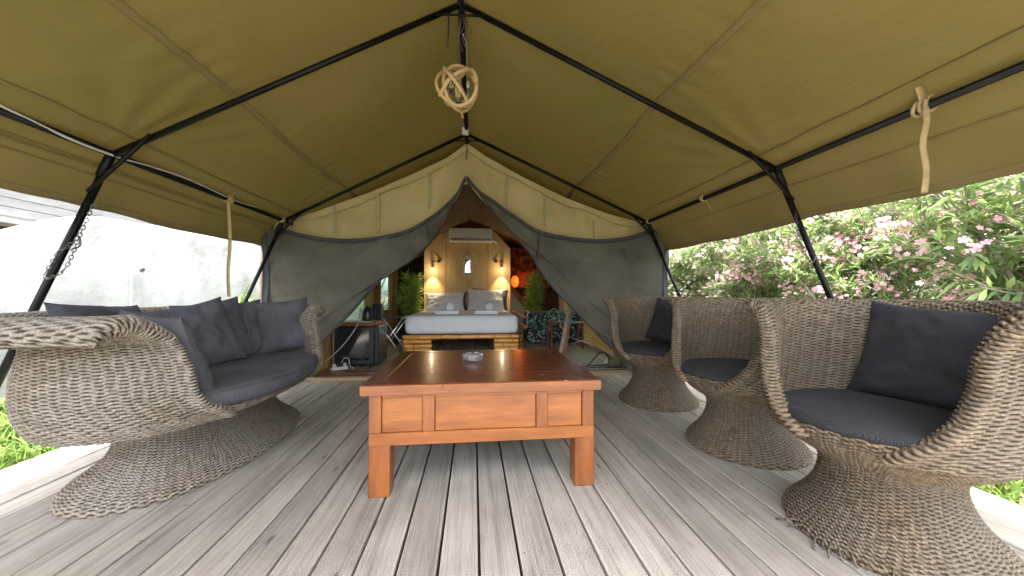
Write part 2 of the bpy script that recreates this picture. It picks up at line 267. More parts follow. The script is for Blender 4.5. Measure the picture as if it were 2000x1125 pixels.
def pvcmat():
    m = bpy.data.materials.new('milky_window_plastic'); m.use_nodes = True
    n = m.node_tree.nodes; l = m.node_tree.links; p = n['Principled BSDF']; out = n['Material Output']
    p.inputs['Base Color'].default_value = (.75,.8,.78,1); p.inputs['Roughness'].default_value = .15
    tr = n.new('ShaderNodeBsdfTransparent'); tr.inputs[0].default_value = (.8,.9,.87,1); tl = n.new('ShaderNodeBsdfTranslucent'); tl.inputs[0].default_value = (.7,.78,.75,1)
    a = n.new('ShaderNodeMixShader'); a.inputs[0].default_value = .5; l.new(p.outputs[0], a.inputs[1]); l.new(tl.outputs[0], a.inputs[2])
    b = n.new('ShaderNodeMixShader'); b.inputs[0].default_value = .6; l.new(a.outputs[0], b.inputs[1]); l.new(tr.outputs[0], b.inputs[2]); l.new(b.outputs[0], out.inputs[0])
    return m
M['pvc'] = pvcmat()
def glassmat():
    m = bpy.data.materials.new('clear_glass'); m.use_nodes = True; p = P(m)
    p.inputs['Base Color'].default_value = (.95,.97,1,1); p.inputs['Roughness'].default_value = .04; p.inputs['Transmission Weight'].default_value = .93; p.inputs['Specular IOR Level'].default_value = .9; p.inputs['IOR'].default_value = 1.48
    return m
M['glass'] = glassmat()
def leafprint():
    m = bpy.data.materials.new('tropical_leaf_print'); m.use_nodes = True
    n = m.node_tree.nodes; l = m.node_tree.links; p = n['Principled BSDF']; tc = n.new('ShaderNodeTexCoord')
    def layer(scale, thr, soft, rot, st, dist=.35):
        mp = n.new('ShaderNodeMapping'); mp.inputs['Rotation'].default_value = rot; mp.inputs['Scale'].default_value = st; l.new(tc.outputs['Object'], mp.inputs[0])
        ns = n.new('ShaderNodeTexNoise'); ns.inputs['Scale'].default_value = 3; l.new(mp.outputs[0], ns.inputs[0])
        va = n.new('ShaderNodeVectorMath'); va.operation = 'MULTIPLY_ADD'; va.inputs[1].default_value = (dist,)*3; l.new(ns.outputs['Color'], va.inputs[0]); l.new(mp.outputs[0], va.inputs[2])
        v = n.new('ShaderNodeTexVoronoi'); v.inputs['Scale'].default_value = scale; l.new(va.outputs[0], v.inputs['Vector'])
        r = n.new('ShaderNodeMapRange'); r.inputs[1].default_value = thr; r.inputs[2].default_value = thr+soft; r.inputs[3].default_value = 1; r.inputs[4].default_value = 0; l.new(v.outputs['Distance'], r.inputs[0]); return r
    a = layer(5, .36, .04, (0, .7, .3), (2.2, 1, 1)); b = layer(7, .27, .03, (0, -.8, .2), (1, 1, 2.8)); c = layer(11, .26, .03, (0, .2, 0), (2.6, 1, 1))
    m1 = n.new('ShaderNodeMix'); m1.data_type = 'RGBA'; m1.inputs[6].default_value = (.012,.016,.022,1); m1.inputs[7].default_value = (.03,.12,.085,1); l.new(a.outputs[0], m1.inputs[0])
    m2 = n.new('ShaderNodeMix'); m2.data_type = 'RGBA'; m2.inputs[7].default_value = (.16,.33,.27,1); l.new(b.outputs[0], m2.inputs[0]); l.new(m1.outputs[2], m2.inputs[6])
    m3 = n.new('ShaderNodeMix'); m3.data_type = 'RGBA'; m3.inputs[7].default_value = (.52,.50,.49,1); l.new(c.outputs[0], m3.inputs[0]); l.new(m2.outputs[2], m3.inputs[6])
    l.new(m3.outputs[2], p.inputs['Base Color']); p.inputs['Roughness'].default_value = .8
    return m
M['leafprint'] = leafprint()
def batik():
    m = bpy.data.materials.new('rust_batik_cloth'); m.use_nodes = True
    n = m.node_tree.nodes; l = m.node_tree.links; p = n['Principled BSDF']; tc = n.new('ShaderNodeTexCoord')
    t = n.new('ShaderNodeTexNoise'); t.inputs['Scale'].default_value = 6; t.inputs['Detail'].default_value = 4; l.new(tc.outputs['Object'], t.inputs[0])
    r = n.new('ShaderNodeValToRGB'); e = r.color_ramp.elements; e[0].position = .45; e[0].color = (.05,.02,.014,1); e[1].position = .62; e[1].color = (.34,.11,.03,1)
    l.new(t.outputs[0], r.inputs[0]); l.new(r.outputs[0], p.inputs['Base Color']); p.inputs['Roughness'].default_value = .9
    return m
M['batik'] = batik()

# ------------------------------------------------------------ object helpers
LOC = {}
def tag(o, label=None, cat=None, group=None, kind=None):
    if label: o['label'] = label
    if cat: o['category'] = cat
    if group: o['group'] = group
    if kind: o['kind'] = kind
    return o
def thing(name, label, cat, loc=(0,0,0), rz=0, group=None):
    o = bpy.data.objects.new(name, None); COL.objects.link(o); o.location = loc; o.rotation_euler = (0,0,rz); o.empty_display_size = .1
    LOC[o] = Vector(loc); tag(o, label, cat, group); return o
def mk(name, V, F, m, parent=None, smooth=False, uv=None, local=False, origin=None, attr=None):
    """V: vertices in world coordinates (or the parent's when local). Everything is stored relative to the parent / origin."""
    V = np.asarray(V, dtype=float).reshape(-1, 3)
    base = Vector((0,0,0)) if local else (LOC[parent] if parent is not None else Vector((0,0,0)))
    org = Vector(origin) if origin is not None else base
    V = V - np.array(org)
    me = bpy.data.meshes.new(name)
    if isinstance(F, np.ndarray):
        nf, k = F.shape
        me.vertices.add(len(V)); me.vertices.foreach_set('co', V.ravel())
        me.loops.add(nf*k); me.loops.foreach_set('vertex_index', F.ravel().astype(np.int32))
        me.polygons.add(nf); me.polygons.foreach_set('loop_start', np.arange(0, nf*k, k, dtype=np.int32)); me.polygons.foreach_set('loop_total', np.full(nf, k, dtype=np.int32))
        me.update(calc_edges=True)
    else:
        me.from_pydata(V.tolist(), [], [tuple(f) for f in F]); me.update()
    if smooth: me.polygons.foreach_set('use_smooth', np.ones(len(me.polygons), dtype=bool))
    if uv is not None:
        li = np.empty(len(me.loops), dtype=np.int32); me.loops.foreach_get('vertex_index', li)
        lay = me.uv_layers.new(name='uv'); lay.data.foreach_set('uv', np.asarray(uv)[li].ravel().astype(np.float32))
    if attr is not None:
        a = me.attributes.new('rnd', 'FLOAT', 'POINT'); a.data.foreach_set('value', np.asarray(attr, dtype=np.float32))
    if m is not None: me.materials.append(m)
    o = bpy.data.objects.new(name, me); COL.objects.link(o)
    o.location = org - base if parent is not None else org
    if parent is not None: o.parent = parent
    LOC[o] = org.copy()
    return o
def boxgeo(c, s, bev=.003, rot=None, seg=1):
    bm = bmesh.new(); bmesh.ops.create_cube(bm, size=1)
    for v in bm.verts: v.co = Vector((v.co.x*s[0], v.co.y*s[1], v.co.z*s[2]))
    if bev: bmesh.ops.bevel(bm, geom=list(bm.edges), offset=min(bev, min(s)*.45), segments=seg, affect='EDGES', profile=.5)
    Mx = Matrix.Translation(c) @ (rot.to_4x4() if rot is not None else Matrix.Identity(4))
    bm.transform(Mx); bm.normal_update(); bm.verts.index_update()
    V = [tuple(v.co) for v in bm.verts]; F = [[v.index for v in f.verts] for f in bm.faces]; bm.free()
    return V, F
def join(*gs):
    V = []; F = []
    for v, f in gs:
        k = len(V); V += [tuple(x) for x in v]; F += [[i+k for i in q] for q in f]
    return V, F
def box(name, c, s, m, parent=None, bev=.003, rot=None, **k):
    V, F = boxgeo(c, s, bev, rot); return mk(name, V, F, m, parent, **k)
def span(x0, x1, y0, y1, z0, z1): return ((x0+x1)/2, (y0+y1)/2, (z0+z1)/2), (x1-x0, y1-y0, z1-z0)
def smoothpath(pts, n=6):
    pts = [Vector(p) for p in pts]
    if len(pts) < 3: return pts
    out = []; q = [pts[0]*2-pts[1]] + pts + [pts[-1]*2-pts[-2]]
    for i in range(1, len(q)-2):
        for k in range(n):
            t = k/n; a, b, c, d = q[i-1], q[i], q[i+1], q[i+2]
            out.append(.5*((2*b)+(c-a)*t+(2*a-5*b+4*c-d)*t*t+(3*b-a-3*c+d)*t**3))
    out.append(pts[-1]); return out
def tubegeo(path, r, n=8, closed=False, caps=True, uvscale=None):
    path = [Vector(p) for p in path]; N = len(path); V = []; F = []; UV = []
    up = None; L = 0
    for i, p in enumerate(path):
        if closed: t = path[(i+1) % N]-path[i-1]
        else: t = path[min(i+1, N-1)]-path[max(i-1, 0)]
        t.normalize()
        if up is None: up = t.orthogonal().normalized()
        up = (up - t*up.dot(t)).normalized(); s = t.cross(up)
        rr = r(i/(N-1)) if callable(r) else r
        if i: L += (p-path[i-1]).length
        for k in range(n):
            a = 2*PI*k/n; V.append(p+up*(math.cos(a)*rr)+s*(math.sin(a)*rr)); UV.append((L*(uvscale or 1), k/n*3))
    M_ = N if closed else N-1
    for i in range(M_):
        for k in range(n):
            a = i*n+k; b = i*n+(k+1) % n; c = ((i+1) % N)*n+(k+1) % n; d = ((i+1) % N)*n+k
            F.append([a, b, c, d])
    if caps and not closed: F.append(list(range(n))[::-1]); F.append([(N-1)*n+k for k in range(n)])
    return [tuple(v) for v in V], F, UV
def tube(name, path, r, m, parent=None, n=8, smooth=True, sp=0, closed=False, uvs=None, **k):
    if sp: path = smoothpath(path, sp)
    V, F, UV = tubegeo(path, r, n, closed, uvscale=uvs)
    return mk(name, V, F, m, parent, smooth=smooth, uv=UV if uvs else None, **k)
def gridfaces(nu, nv, cu=False, cv=False):
    iu = np.arange(nu if cu else nu-1); iv = np.arange(nv if cv else nv-1)
    I, J = np.meshgrid(iu, iv, indexing='ij'); I2 = (I+1) % nu; J2 = (J+1) % nv
    return np.stack([(I*nv+J).ravel(), (I2*nv+J).ravel(), (I2*nv+J2).ravel(), (I*nv+J2).ravel()], 1)
def revolve(profile, n=32, c=(0,0,0), sx=1, sy=1):
    V = []; 
    for k in range(n):
        a = 2*PI*k/n
        for r, z in profile: V.append((c[0]+math.cos(a)*r*sx, c[1]+math.sin(a)*r*sy, c[2]+z))
    F = gridfaces(n, len(profile), cu=True)
    return np.array(V), F
def nz(x, y, z): return mnoise.noise(Vector((x, y, z)))
def thick(G, t):
    """G: (nu,nv,3) sheet -> closed thin shell vertices/faces"""
    nu, nv, _ = G.shape
    du = np.gradient(G, axis=0); dv = np.gradient(G, axis=1); N = np.cross(du, dv); N /= np.linalg.norm(N, axis=2, keepdims=True)+1e-9
    V = np.concatenate([G.reshape(-1, 3), (G+N*t).reshape(-1, 3)]); f = gridfaces(nu, nv); k = nu*nv
    ring = [i*nv for i in range(nu)] + [(nu-1)*nv+j for j in range(1, nv)] + [i*nv+nv-1 for i in range(nu-2, -1, -1)] + [j for j in range(nv-2, 0, -1)]
    ring = np.array(ring); r2 = np.roll(ring, -1)
    side = np.stack([ring, ring+k, r2+k, r2], 1)
    return V, np.concatenate([f[:, ::-1], f+k, side])
def copy_thing(root, loc, rz, label=None, group=None):
    c = root.copy(); COL.objects.link(c); c.location = loc; c.rotation_euler = (0,0,rz); LOC[c] = Vector(loc)
    if label: c['label'] = label
    if group: c['group'] = group
    for ch in list(root.children):
        d = ch.copy(); COL.objects.link(d); d.parent = c
    return c

# ------------------------------------------------------------ ground
def groundsheet():
    n = 60; xs = np.concatenate([[-300,-60], np.linspace(-12, 12, n), [60,300]]); ys = np.concatenate([[-300,-40], np.linspace(-6, 18, n), [60,300]])
    V = [(x, y, -.13+ (.03*nz(x*.8, y*.8, 0) if abs(x) < 13 else 0)) for x in xs for y in ys]
    o = mk('ground', V, gridfaces(len(xs), len(ys)), M['ground'], smooth=True); tag(o, 'brown earth around the timber deck', kind='structure'); return o
groundsheet()
sub = box('deck_joists', (-.12, 4.2, -.085), (4.8, 10.0, .05), M['recess'], bev=0); tag(sub, 'dark timber joists under the deck boards', kind='structure')
deck = thing('deck', 'weathered grey timber deck of long boards', 'deck', (-.12, 1.7, 0)); deck['kind'] = 'structure'; del deck['category']
pitch = .1435
def plankmesh(name, L):
    w = pitch-.0105; prof = [(-w/2, -.028), (-w/2, -.005), (-w/2+.0018, -.0017), (-w/2+.006, 0), (w/2-.006, 0), (w/2-.0018, -.0017), (w/2, -.005), (w/2, -.028)]
    V = [(x, y, z) for y in (-L/2, L/2) for x, z in prof]; k = len(prof)
    F = [[i, i+1, i+1+k, i+k] for i in range(k-1)] + [list(range(k))[::-1], [i+k for i in range(k)]]
    me = bpy.data.meshes.new(name); me.from_pydata(V, [], F); return me
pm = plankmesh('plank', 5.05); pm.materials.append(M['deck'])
for i in range(-18, 17):
    x = .022+(i+.5)*pitch
    o = bpy.data.objects.new('plank', pm); COL.objects.link(o); o.parent = deck
    o.location = Vector((x, 1.615+rnd.uniform(-.01,.01), rnd.uniform(-.0015,.0015)))-LOC[deck]; o.rotation_euler = (0, rnd.uniform(-.004,.004), 0)
floor = thing('floor', 'tent floor of worn timber boards behind the threshold', 'floor', (.1, 6.7, 0)); floor['kind'] = 'structure'; del floor['category']
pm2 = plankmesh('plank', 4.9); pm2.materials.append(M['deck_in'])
for i in range(-14, 17):
    o = bpy.data.objects.new('plank', pm2); COL.objects.link(o); o.parent = floor
    o.location = Vector((.022+(i+.5)*pitch, 6.72, rnd.uniform(-.001,.001)))-LOC[floor]
s_ = thing('threshold', 'timber threshold strip across the front of the tent', 'threshold', (.03, 4.2, 0)); s_['kind'] = 'structure'; del s_['category']
box('board', *span(-2.25, 2.3, 4.145, 4.25, -.02, .03), M['sill'], s_, bev=.008)
tube('bead', [(-2.2, 4.32, .012), (2.25, 4.30, .012)], .014, M['innerwall'], s_)
o = box('groundsheet', *span(.95, 2.1, 4.36, 5.5, .003, .009), M['vinyl'], bev=.002); tag(o, 'beige board lying on the tent floor by the right power strip', 'floor board')
o = box('groundsheet', *span(-2.1, -1.28, 4.36, 4.75, .003, .009), M['woodbrownX'], bev=.002); tag(o, 'brown board on the tent floor in front of the black fridge', 'floor board')

# ------------------------------------------------------------ canopy frame and canopy
RX, RZ = -.08, 2.76
EL, ER = (-1.99, 1.73), (2.02, 1.80)
frame = thing('awning_frame', 'black steel pole frame carrying the canopy', 'tent frame', (RX, 2.2, 0))
YF = [.28, 2.2, 4.0, 5.9, 7.8, 9.1]; rp = .0165
for y in YF:
    near = y < 4.5
    tube('rafter', [(RX, y, RZ-.03), (EL[0], y, EL[1]-.01)], rp, M['pole'], frame, n=12)
    tube('rafter', [(RX, y, RZ-.03), (ER[0], y, ER[1]-.01)], rp, M['pole'], frame, n=12)
    fz = -.12 if y < 20 else 0
    for e, s in ((EL, -1), (ER, 1)):
        foot = (e[0]+s*(.78 if s < 0 else .86), y, fz)
        tube('post', [(e[0], y, e[1]-.01), foot], .018, M['pole'], frame, n=12)
        if near:
            tube('sleeve', [Vector((e[0], y, e[1])), Vector((e[0]+s*.055, y, e[1]-.13))], .022, M['pole'], frame, n=10)
            a = Vector((e[0], y, e[1])); rd = (Vector((RX, y, RZ))-a).normalized(); pd = (Vector(foot)-a).normalized()
            tube('brace', [a+rd*.24+Vector((0,-.022,-.01)), a+pd*.24+Vector((0,-.022,0))], .011, M['pole'], frame, n=8)
    if near: tube('crossbar', [(RX-.17, y-.02, RZ-.118), (RX+.17, y-.02, RZ-.105)], .007, M['pole'], frame)
tube('ridge_pole', [(RX, .26, RZ-.035), (RX, 9.15, RZ-.035)], .02, M['pole'], frame, n=12)
tube('eave_pole', [(EL[0], .26, EL[1]-.005), (EL[0], 9.15, EL[1]-.005)], .0175, M['pole'], frame, n=12)
tube('eave_pole', [(ER[0], .26, ER[1]-.005), (ER[0], 9.15, ER[1]-.005)], .0175, M['pole'], frame, n=12)

canopy = thing('canopy', 'large olive canvas canopy stretched over the deck and tent', 'canopy', (RX, 2.2, RZ))
YE = [.2, 2.2, 4.0, 5.9, 7.8, 9.2]
def ysag(y):
    for a, b in zip(YE[:-1], YE[1:]):
        if a <= y <= b: return math.sin(PI*(y-a)/(b-a))
    return 0
def canopypt(side, s, y):
    """s: 0 ridge .. 1 eave .. 1.35 hem; returns point"""
    e = EL if side < 0 else ER
    if s <= 1:
        x = RX+(e[0]-RX)*s; z = RZ+(e[1]+.02-RZ)*s
        sg = ysag(y)*math.sin(PI*min(1, s*1.0))*.045 + .012*math.sin(PI*s)
        wr = (.006+.014*max(0, s-.6)*2)*nz(x*2.2, y*1.6, side*5) + .003*nz(x*9, y*5, 3)
        xs_ = -1.34 if side < 0 else 1.17; wr += .0045*math.sin(y*46+3*nz(y*3, s, 2))*math.exp(-((x-xs_)/.13)**2)*(.5+nz(y*1.3, side, 4))
        # tension folds running in from the eave corners
        for yf in (2.2, 4.0):
            d = math.hypot((1-s)*1.9, y-yf); ang = math.atan2((1-s)*1.9, y-yf)
            wr += .006*math.sin(ang*16)*math.exp(-((d-.35)/.3)**2)
        return (x, y, z-sg+wr)
    t = (s-1)/.35; ex = (2.27 if side > 0 else -2.26); ez = 1.475
    x = e[0]+(ex-e[0])*t; z = e[1]+.02+(ez-e[1]-.02)*t
    out = .03*math.sin(PI*t) + t*(.022*nz(y*1.7, side*3, t)+.012*math.sin(y*9+t*3+nz(y*2, 0, 0)*3))
    z += t*(-.02*ysag(y)+.008*nz(y*2.6, 7, side))
    return (x+side*out, y, z+out*.5)
for side in (-1, 1):
    ns, ny = 64, 420
    S = np.concatenate([np.linspace(0, 1, 44), np.linspace(1.0175, 1.35, 20)]); YY = np.linspace(.2, 9.2, ny)
    G = np.array([[canopypt(side, s, y) for y in YY] for s in S])
    if side < 0: G = G[:, ::-1]
    V, F = thick(G, .003); mk('roof_panel', V, F, M['canvas'], canopy, smooth=True)
def strip(pts_fn, y0, y1, w0, w1, side, off, mat_, nm, ny=160, ns=4):
    S = np.linspace(w0, w1, ns); YY = np.linspace(y0, y1, ny)
    G = np.array([[canopypt(side, s, y) for y in YY] for s in S]); G[:, :, 2] -= off
    if side < 0: G = G[:, ::-1]
    V, F = thick(G, .0012); return mk(nm, V, F, mat_, canopy, smooth=True)
def s_of(side, x): e = EL if side < 0 else ER; return (x-RX)/(e[0]-RX)
for side, xs in ((-1, (-1.34,)), (1, (1.17,))):
    for x in xs:
        a = s_of(side, x); strip(None, .25, 9.15, a-.009, a+.009, side, .005, M['hem'], 'seam')
for side in (-1, 1): strip(None, .25, 9.15, .932, .940, side, .006, M['hem'], 'seam', ns=3)
for side in (-1, 1):
    for a in ((1.10, 1.118, 1.165) if side < 0 else (1.14,)): strip(None, .25, 9.15, a-.004, a+.004, side, .0065, M['hem'], 'seam', ns=3)
    strip(None, .25, 9.15, 1.315, 1.35, side, .007, M['hem'], 'hem', ns=4)

# straps, cable, chains
def ribbon(name, pts, wdir, wd, m, parent, sp=5, t=.002):
    p = smoothpath(pts, sp); wd_ = Vector(wdir); N = len(p)
    G = np.array([[tuple(q + wd_*((v-.5)*wd)) for v in (0, .5, 1)] for q in p]); V, F = thick(G, t)
    return mk(name, V, F, m, parent, smooth=True)
def hangstrap(y, side, length, label, seed):
    e = EL if side < 0 else ER; x = e[0]; z = e[1]; t = thing('strap', label, 'strap', (x, y, z), group='khaki ties on the eave poles')
    ribbon('tail', [(x-side*.02, y-.012, z+.01), (x-side*.022, y-.02, z-.08), (x-side*.03, y-.01, z-length*.45), (x-side*.022, y-.015, z-length*.75), (x-side*.03, y-.012, z-length)], (.8, -.5*side, 0), .024, M['strap'], t)
    for k in range(3):
        a = rnd.uniform(-.02,.02)
        pth = [(x+.03*math.cos(q), y-.02+.02*k+a*math.sin(q), z+.032*math.sin(q)) for q in np.linspace(0, 2*PI, 14)[:-1]]
        tube('knot', pth, .009, M['strap'], t, n=6, closed=True)
    ribbon('tie', [(x-side*.10, y-.05, z+.055), (x-side*.04, y-.02, z+.02), (x, y, z-.03)], (0, 1, 0), .03, M['strap'], t)
    return t
hangstrap(3.14, -1, .80, 'long khaki strap hanging from the left eave pole in front of the white wall', 1)
hangstrap(1.40, 1, .40, 'khaki strap hanging from the right eave pole beside the pink oleanders', 2)
for (y, side, lb) in ((2.95, 1, 'short knotted tie on the right eave pole near the back post'), (3.95, -1, 'knotted cord holding the corner of the left grey screen'), (3.95, 1, 'knotted cord holding the corner of the right grey screen')):
    e = EL if side < 0 else ER; t = thing('tie', lb, 'tie', (e[0], y, e[1]), group='knotted ties at the eave poles')
    for k in range(3): tube('loop', [(e[0]+.026*math.cos(q), y+.015*k+.012*math.sin(2*q+k), e[1]+.028*math.sin(q)) for q in np.linspace(0, 2*PI, 13)[:-1]], .006, M['strap'], t, n=6, closed=True)
    tube('end', [(e[0], y, e[1]-.02), (e[0]+side*.05, y+.03, e[1]-.04), (e[0]+side*.10, y+.06, e[1]-.10)], .005, M['strap'], t, n=6, sp=4)
pts = [(EL[0]+.012, y, EL[1]+.012+.018*math.sin(y*5.3)+.012*math.sin(y*2.1)) for y in np.arange(.9, 4.05, .22)]
pts += [(EL[0]+.03, 4.1, EL[1]+.0)]
o = tube('power_cable', pts, .0065, M['cable'], None, n=8, sp=5, origin=(EL[0], 2, EL[1])); tag(o, 'pale grey cable running loosely along the left eave pole', 'cable')
def chain(name, pts, label, lk=.021, r=.0022, group=None):
    p = smoothpath(pts, 20); d = [0]
    for a, b in zip(p[:-1], p[1:]): d.append(d[-1]+(b-a).length)
    gs = []; s = 0; k = 0
    while s < d[-1]-lk:
        def at(q):
            i = min(max(np.searchsorted(d, q)-1, 0), len(p)-2); f = (q-d[i])/max(d[i+1]-d[i], 1e-6); return p[i].lerp(p[i+1], f)
        c = at(s+lk*.6); t = (at(min(s+lk*1.2, d[-1]))-at(s)).normalized(); u = t.orthogonal().normalized()
        if k % 2: u = t.cross(u)
        ring = [c+t*(math.cos(a)*lk*.68)+u*(math.sin(a)*lk*.36) for a in np.linspace(0, 2*PI, 9)[:-1]]
        V, F, _ = tubegeo(ring, r, 4, closed=True); gs.append((V, F)); s += lk; k += 1
    V, F = join(*gs); o = mk(name, V, F, M['chain'], None, smooth=True, origin=pts[0]); tag(o, label, 'chain', group); return o
chain('chain', [(-2.045, 2.17, 1.44), (-2.10, 2.16, 1.27), (-2.16, 2.16, 1.10), (-2.24, 2.17, 1.04), (-2.30, 2.18, 1.04)], 'long dark chain looping down the left front post')
chain('chain', [(-2.11, 2.165, 1.26), (-2.15, 2.16, 1.21), (-2.20, 2.16, 1.17), (-2.26, 2.17, 1.08), (-2.29, 2.18, 1.05)], 'shorter dark chain hooked to the left front post')
chain('chain', [(2.13, 2.17, 1.50), (2.12, 2.15, 1.38), (2.17, 2.15, 1.22), (2.24, 2.17, 1.17), (2.30, 2.18, 1.21)], 'dark chain hanging beside the right front post')
tube_o = tube('wire_hook', [(-2.13, 2.18, 1.27), (-2.10, 2.16, 1.25), (-2.10, 2.16, 1.21), (-2.15, 2.17, 1.19)], .004, M['chain'], None, n=6, sp=4, origin=(-2.13, 2.18, 1.27)); tag(tube_o, 'bent wire hook on the left front post', 'hook')
o = tube('cord', [(RX-.075, 2.17, 2.64), (RX-.072, 2.16, 2.56), (RX-.08, 2.17, 2.44)], .006, M['blackcable'], None, n=6, sp=3, origin=(RX-.075, 2.17, 2.64)); tag(o, 'short black cord hanging from the front crossbar', 'cord')

# rope pendant lamp
lamp = thing('rope_pendant_lamp', 'pendant lamp of tangled jute rope rings hanging from the ridge', 'lamp', (RX-.02, 2.3, 2.28))
C0 = Vector((RX-.02, 2.3, 2.275))
tube('hanging_wire', [C0+Vector((.02, -.11, .36)), C0+Vector((.0, -.05, .25)), C0+Vector((.0, 0, .13))], .004, M['chain'], lamp, n=6, sp=4)
def ring(c, rad, tilt, az, r, ex=1.0, wob=0):
    pts = []
    q = Matrix.Rotation(az, 3, 'Z') @ Matrix.Rotation(tilt, 3, 'X')
    for a in np.linspace(0, 2*PI, 49)[:-1]: pts.append(c+q @ Vector((rad*math.cos(a), rad*ex*math.sin(a), wob*math.sin(2*a))))
    return pts
for (dx, dz, rad, tilt, az, ex, wob) in ((-.01, .0, .128, R(82), R(12), 1.02, .012), (.02, -.012, .122, R(75), R(-38), 1.05, .02), (.0, .0, .13, R(60), R(70), 1.0, .01), (.01, -.01, .118, R(100), R(35), 1.12, .015)):
    tube('rope_ring', ring(C0+Vector((dx, 0, dz)), rad, tilt, az, 1, ex, wob), .0115, M['rope'], lamp, n=10, closed=True, uvs=60)
tube('rope_ring', [C0+Vector(v) for v in ((-.115,-.03,-.085), (-.06,-.09,-.02), (.01,-.10,.035), (.065,-.05,.085), (.075,.02,.09))], .0125, M['rope'], lamp, n=10, sp=8, uvs=60)
tube('rope_core', [C0+Vector((0, 0, -.075)), C0+Vector((0, 0, .035))], .019, M['rope'], lamp, n=12, uvs=60)
for a in (R(20), R(140), R(260)):
    d = Vector((math.cos(a), math.sin(a), 0))
    tube('arm', [C0+Vector((0,0,-.075)), C0+d*.03+Vector((0,0,-.085)), C0+d*.06+Vector((0,0,-.065)), C0+d*.065+Vector((0,0,-.03))], .007, M['rope'], lamp, n=8, sp=5, uvs=60)
    tube('socket', [C0+d*.065+Vector((0,0,-.035)), C0+d*.065+Vector((0,0,.0))], .011, M['socket'], lamp, n=10)
    V, F = revolve([(.0005, .0), (.008, .003), (.0125, .022), (.010, .045), (.0005, .062)], 12, tuple(C0+d*.065+Vector((0,0,.0)))); mk('bulb', V, F, M['bulb'], lamp, smooth=True)
V, F = revolve([(.0005,-.03),(.014,-.028),(.02,-.012),(.018,.0),(.0005,.002)], 14, tuple(C0+Vector((0,0,-.07)))); mk('hub', V, F, M['socket'], lamp, smooth=True)
tube('rope_end', [C0+Vector((.01, 0, -.125)), C0+Vector((.02, .0, -.16)), C0+Vector((.03, 0, -.20))], .006, M['rope'], lamp, n=6, sp=3, uvs=60)
jb = thing('junction_box', 'small grey plastic box under the ridge in front of the tent gable', 'electrical box', (RX-.01, 3.9, 2.70))
box('body', (RX-.012, 3.88, 2.715), (.075, .05, .095), M['greyplastic'], jb, .008)
box('lid', (RX-.012, 3.852, 2.722), (.062, .008, .05), M['whiteplastic'], jb, .003)
box('socket_cover', (RX-.016, 3.85, 2.678), (.045, .014, .024), M['whiteplastic'], jb, .003)
tube('cable', [(RX-.005, 3.88, 2.76), (RX-.0, 3.4, 2.74), (RX+.03, 2.6, 2.70), (RX+.01, 2.3, 2.62)], .004, M['cable'], jb, n=6, sp=6)
for k in range(3): tube('loose_wire', [(RX+.01*k, 2.2, 2.66), (RX+.02+.02*k, 2.19, 2.60-.02*k), (RX-.01+.02*k, 2.19, 2.52), (RX+.015*k+.01, 2.2, 2.44+.03*k)], .0028, M['recess'], jb, n=5, sp=6)

# ------------------------------------------------------------ tent front: gable, screens
YG = 4.185
topc = [(-2.25, 1.72), (-1.75, 1.85), (-1.2, 2.07), (-.7, 2.305), (-.3, 2.515), (-.08, 2.69), (.15, 2.54), (.6, 2.305), (1.1, 2.085), (1.6, 1.91), (2.0, 1.82), (2.33, 1.80)]
sc_top = [(-2.25, 1.733), (-2.08, 1.672), (-1.687, 1.575), (-1.259, 1.555), (-.766, 1.645), (-.431, 1.85), (-.22, 2.05), (-.088, 2.271), (.06, 2.13), (.22, 2.02), (.437, 1.862), (.796, 1.665), (1.345, 1.594), (1.72, 1.62), (1.975, 1.684), (2.33, 1.814)]
def interp(tab, x):
    xs = [a for a, b in tab]; zs = [b for a, b in tab]; return float(np.interp(x, xs, zs))
gable = thing('tent_gable', 'khaki canvas gable of the tent above the two grey screens', 'tent gable', (RX, YG, 1.8))
xs = np.linspace(-2.24, 2.32, 150); NV = 24
G = []
for x in xs:
    zt = interp(topc, x); zb = interp(sc_top, x)-.13*min(1, abs(x+.09)/.4); row = []
    for v in np.linspace(0, 1, NV):
        z = zt+(zb-zt)*v
        fold = .035*nz(x*3, z*2.2, 1)+.018*math.sin((x*7 if x > 0 else x*7)+z*8)*(.3+v)*.6 + .012*nz(x*11, z*5, 4)
        d = abs(x-RX); fold += .02*math.exp(-d*3)*math.sin(math.atan2(x-RX, zt-z+.15)*9)
        row.append((x, YG+fold, z))
    G.append(row)
V, F = thick(np.array(G), .003); mk('gable_panel', V, F, M['gable'], gable, smooth=True)
G = np.array([[(x, YG-.03+.01*nz(x*4, v, 2), interp(topc, x)+.005-(.085+.012*math.sin(x*8)+.014*nz(x*5, 0, 1))*v*min(1, .35+min(abs(x+2.25), abs(x-2.33))*1.4)) for v in np.linspace(0, 1, 7)] for x in xs])
V, F = thick(G, .003); mk('top_band', V, F, M['gable'], gable, smooth=True)
for (x, z0, z1) in ((-1.53, 1.93, 1.62), (-1.06, 2.08, 1.63), (-.50, 2.33, 1.92), (.38, 2.33, 1.98), (.83, 2.10, 1.75), (1.42, 1.83, 1.63)):
    ribbon('toggle_strap', [(x, YG-.05, z0), (x+.004, YG-.045, (z0+z1)/2), (x, YG-.05, z1)], (1, 0, 0), .022, M['toggle'], gable, sp=4)
tube('apex_cord', [(RX-.005, YG-.05, 2.70), (RX+.002, YG-.055, 2.6), (RX-.01, YG-.05, 2.5)], .005, M['blackcable'], gable, n=6, sp=3)
V, F = revolve([(.0005,-.012),(.011,-.008),(.013,0),(.011,.008),(.0005,.012)], 10, (RX-.008, YG-.07, 2.215)); mk('apex_hook', V, F, M['whiteplastic'], gable, smooth=True)

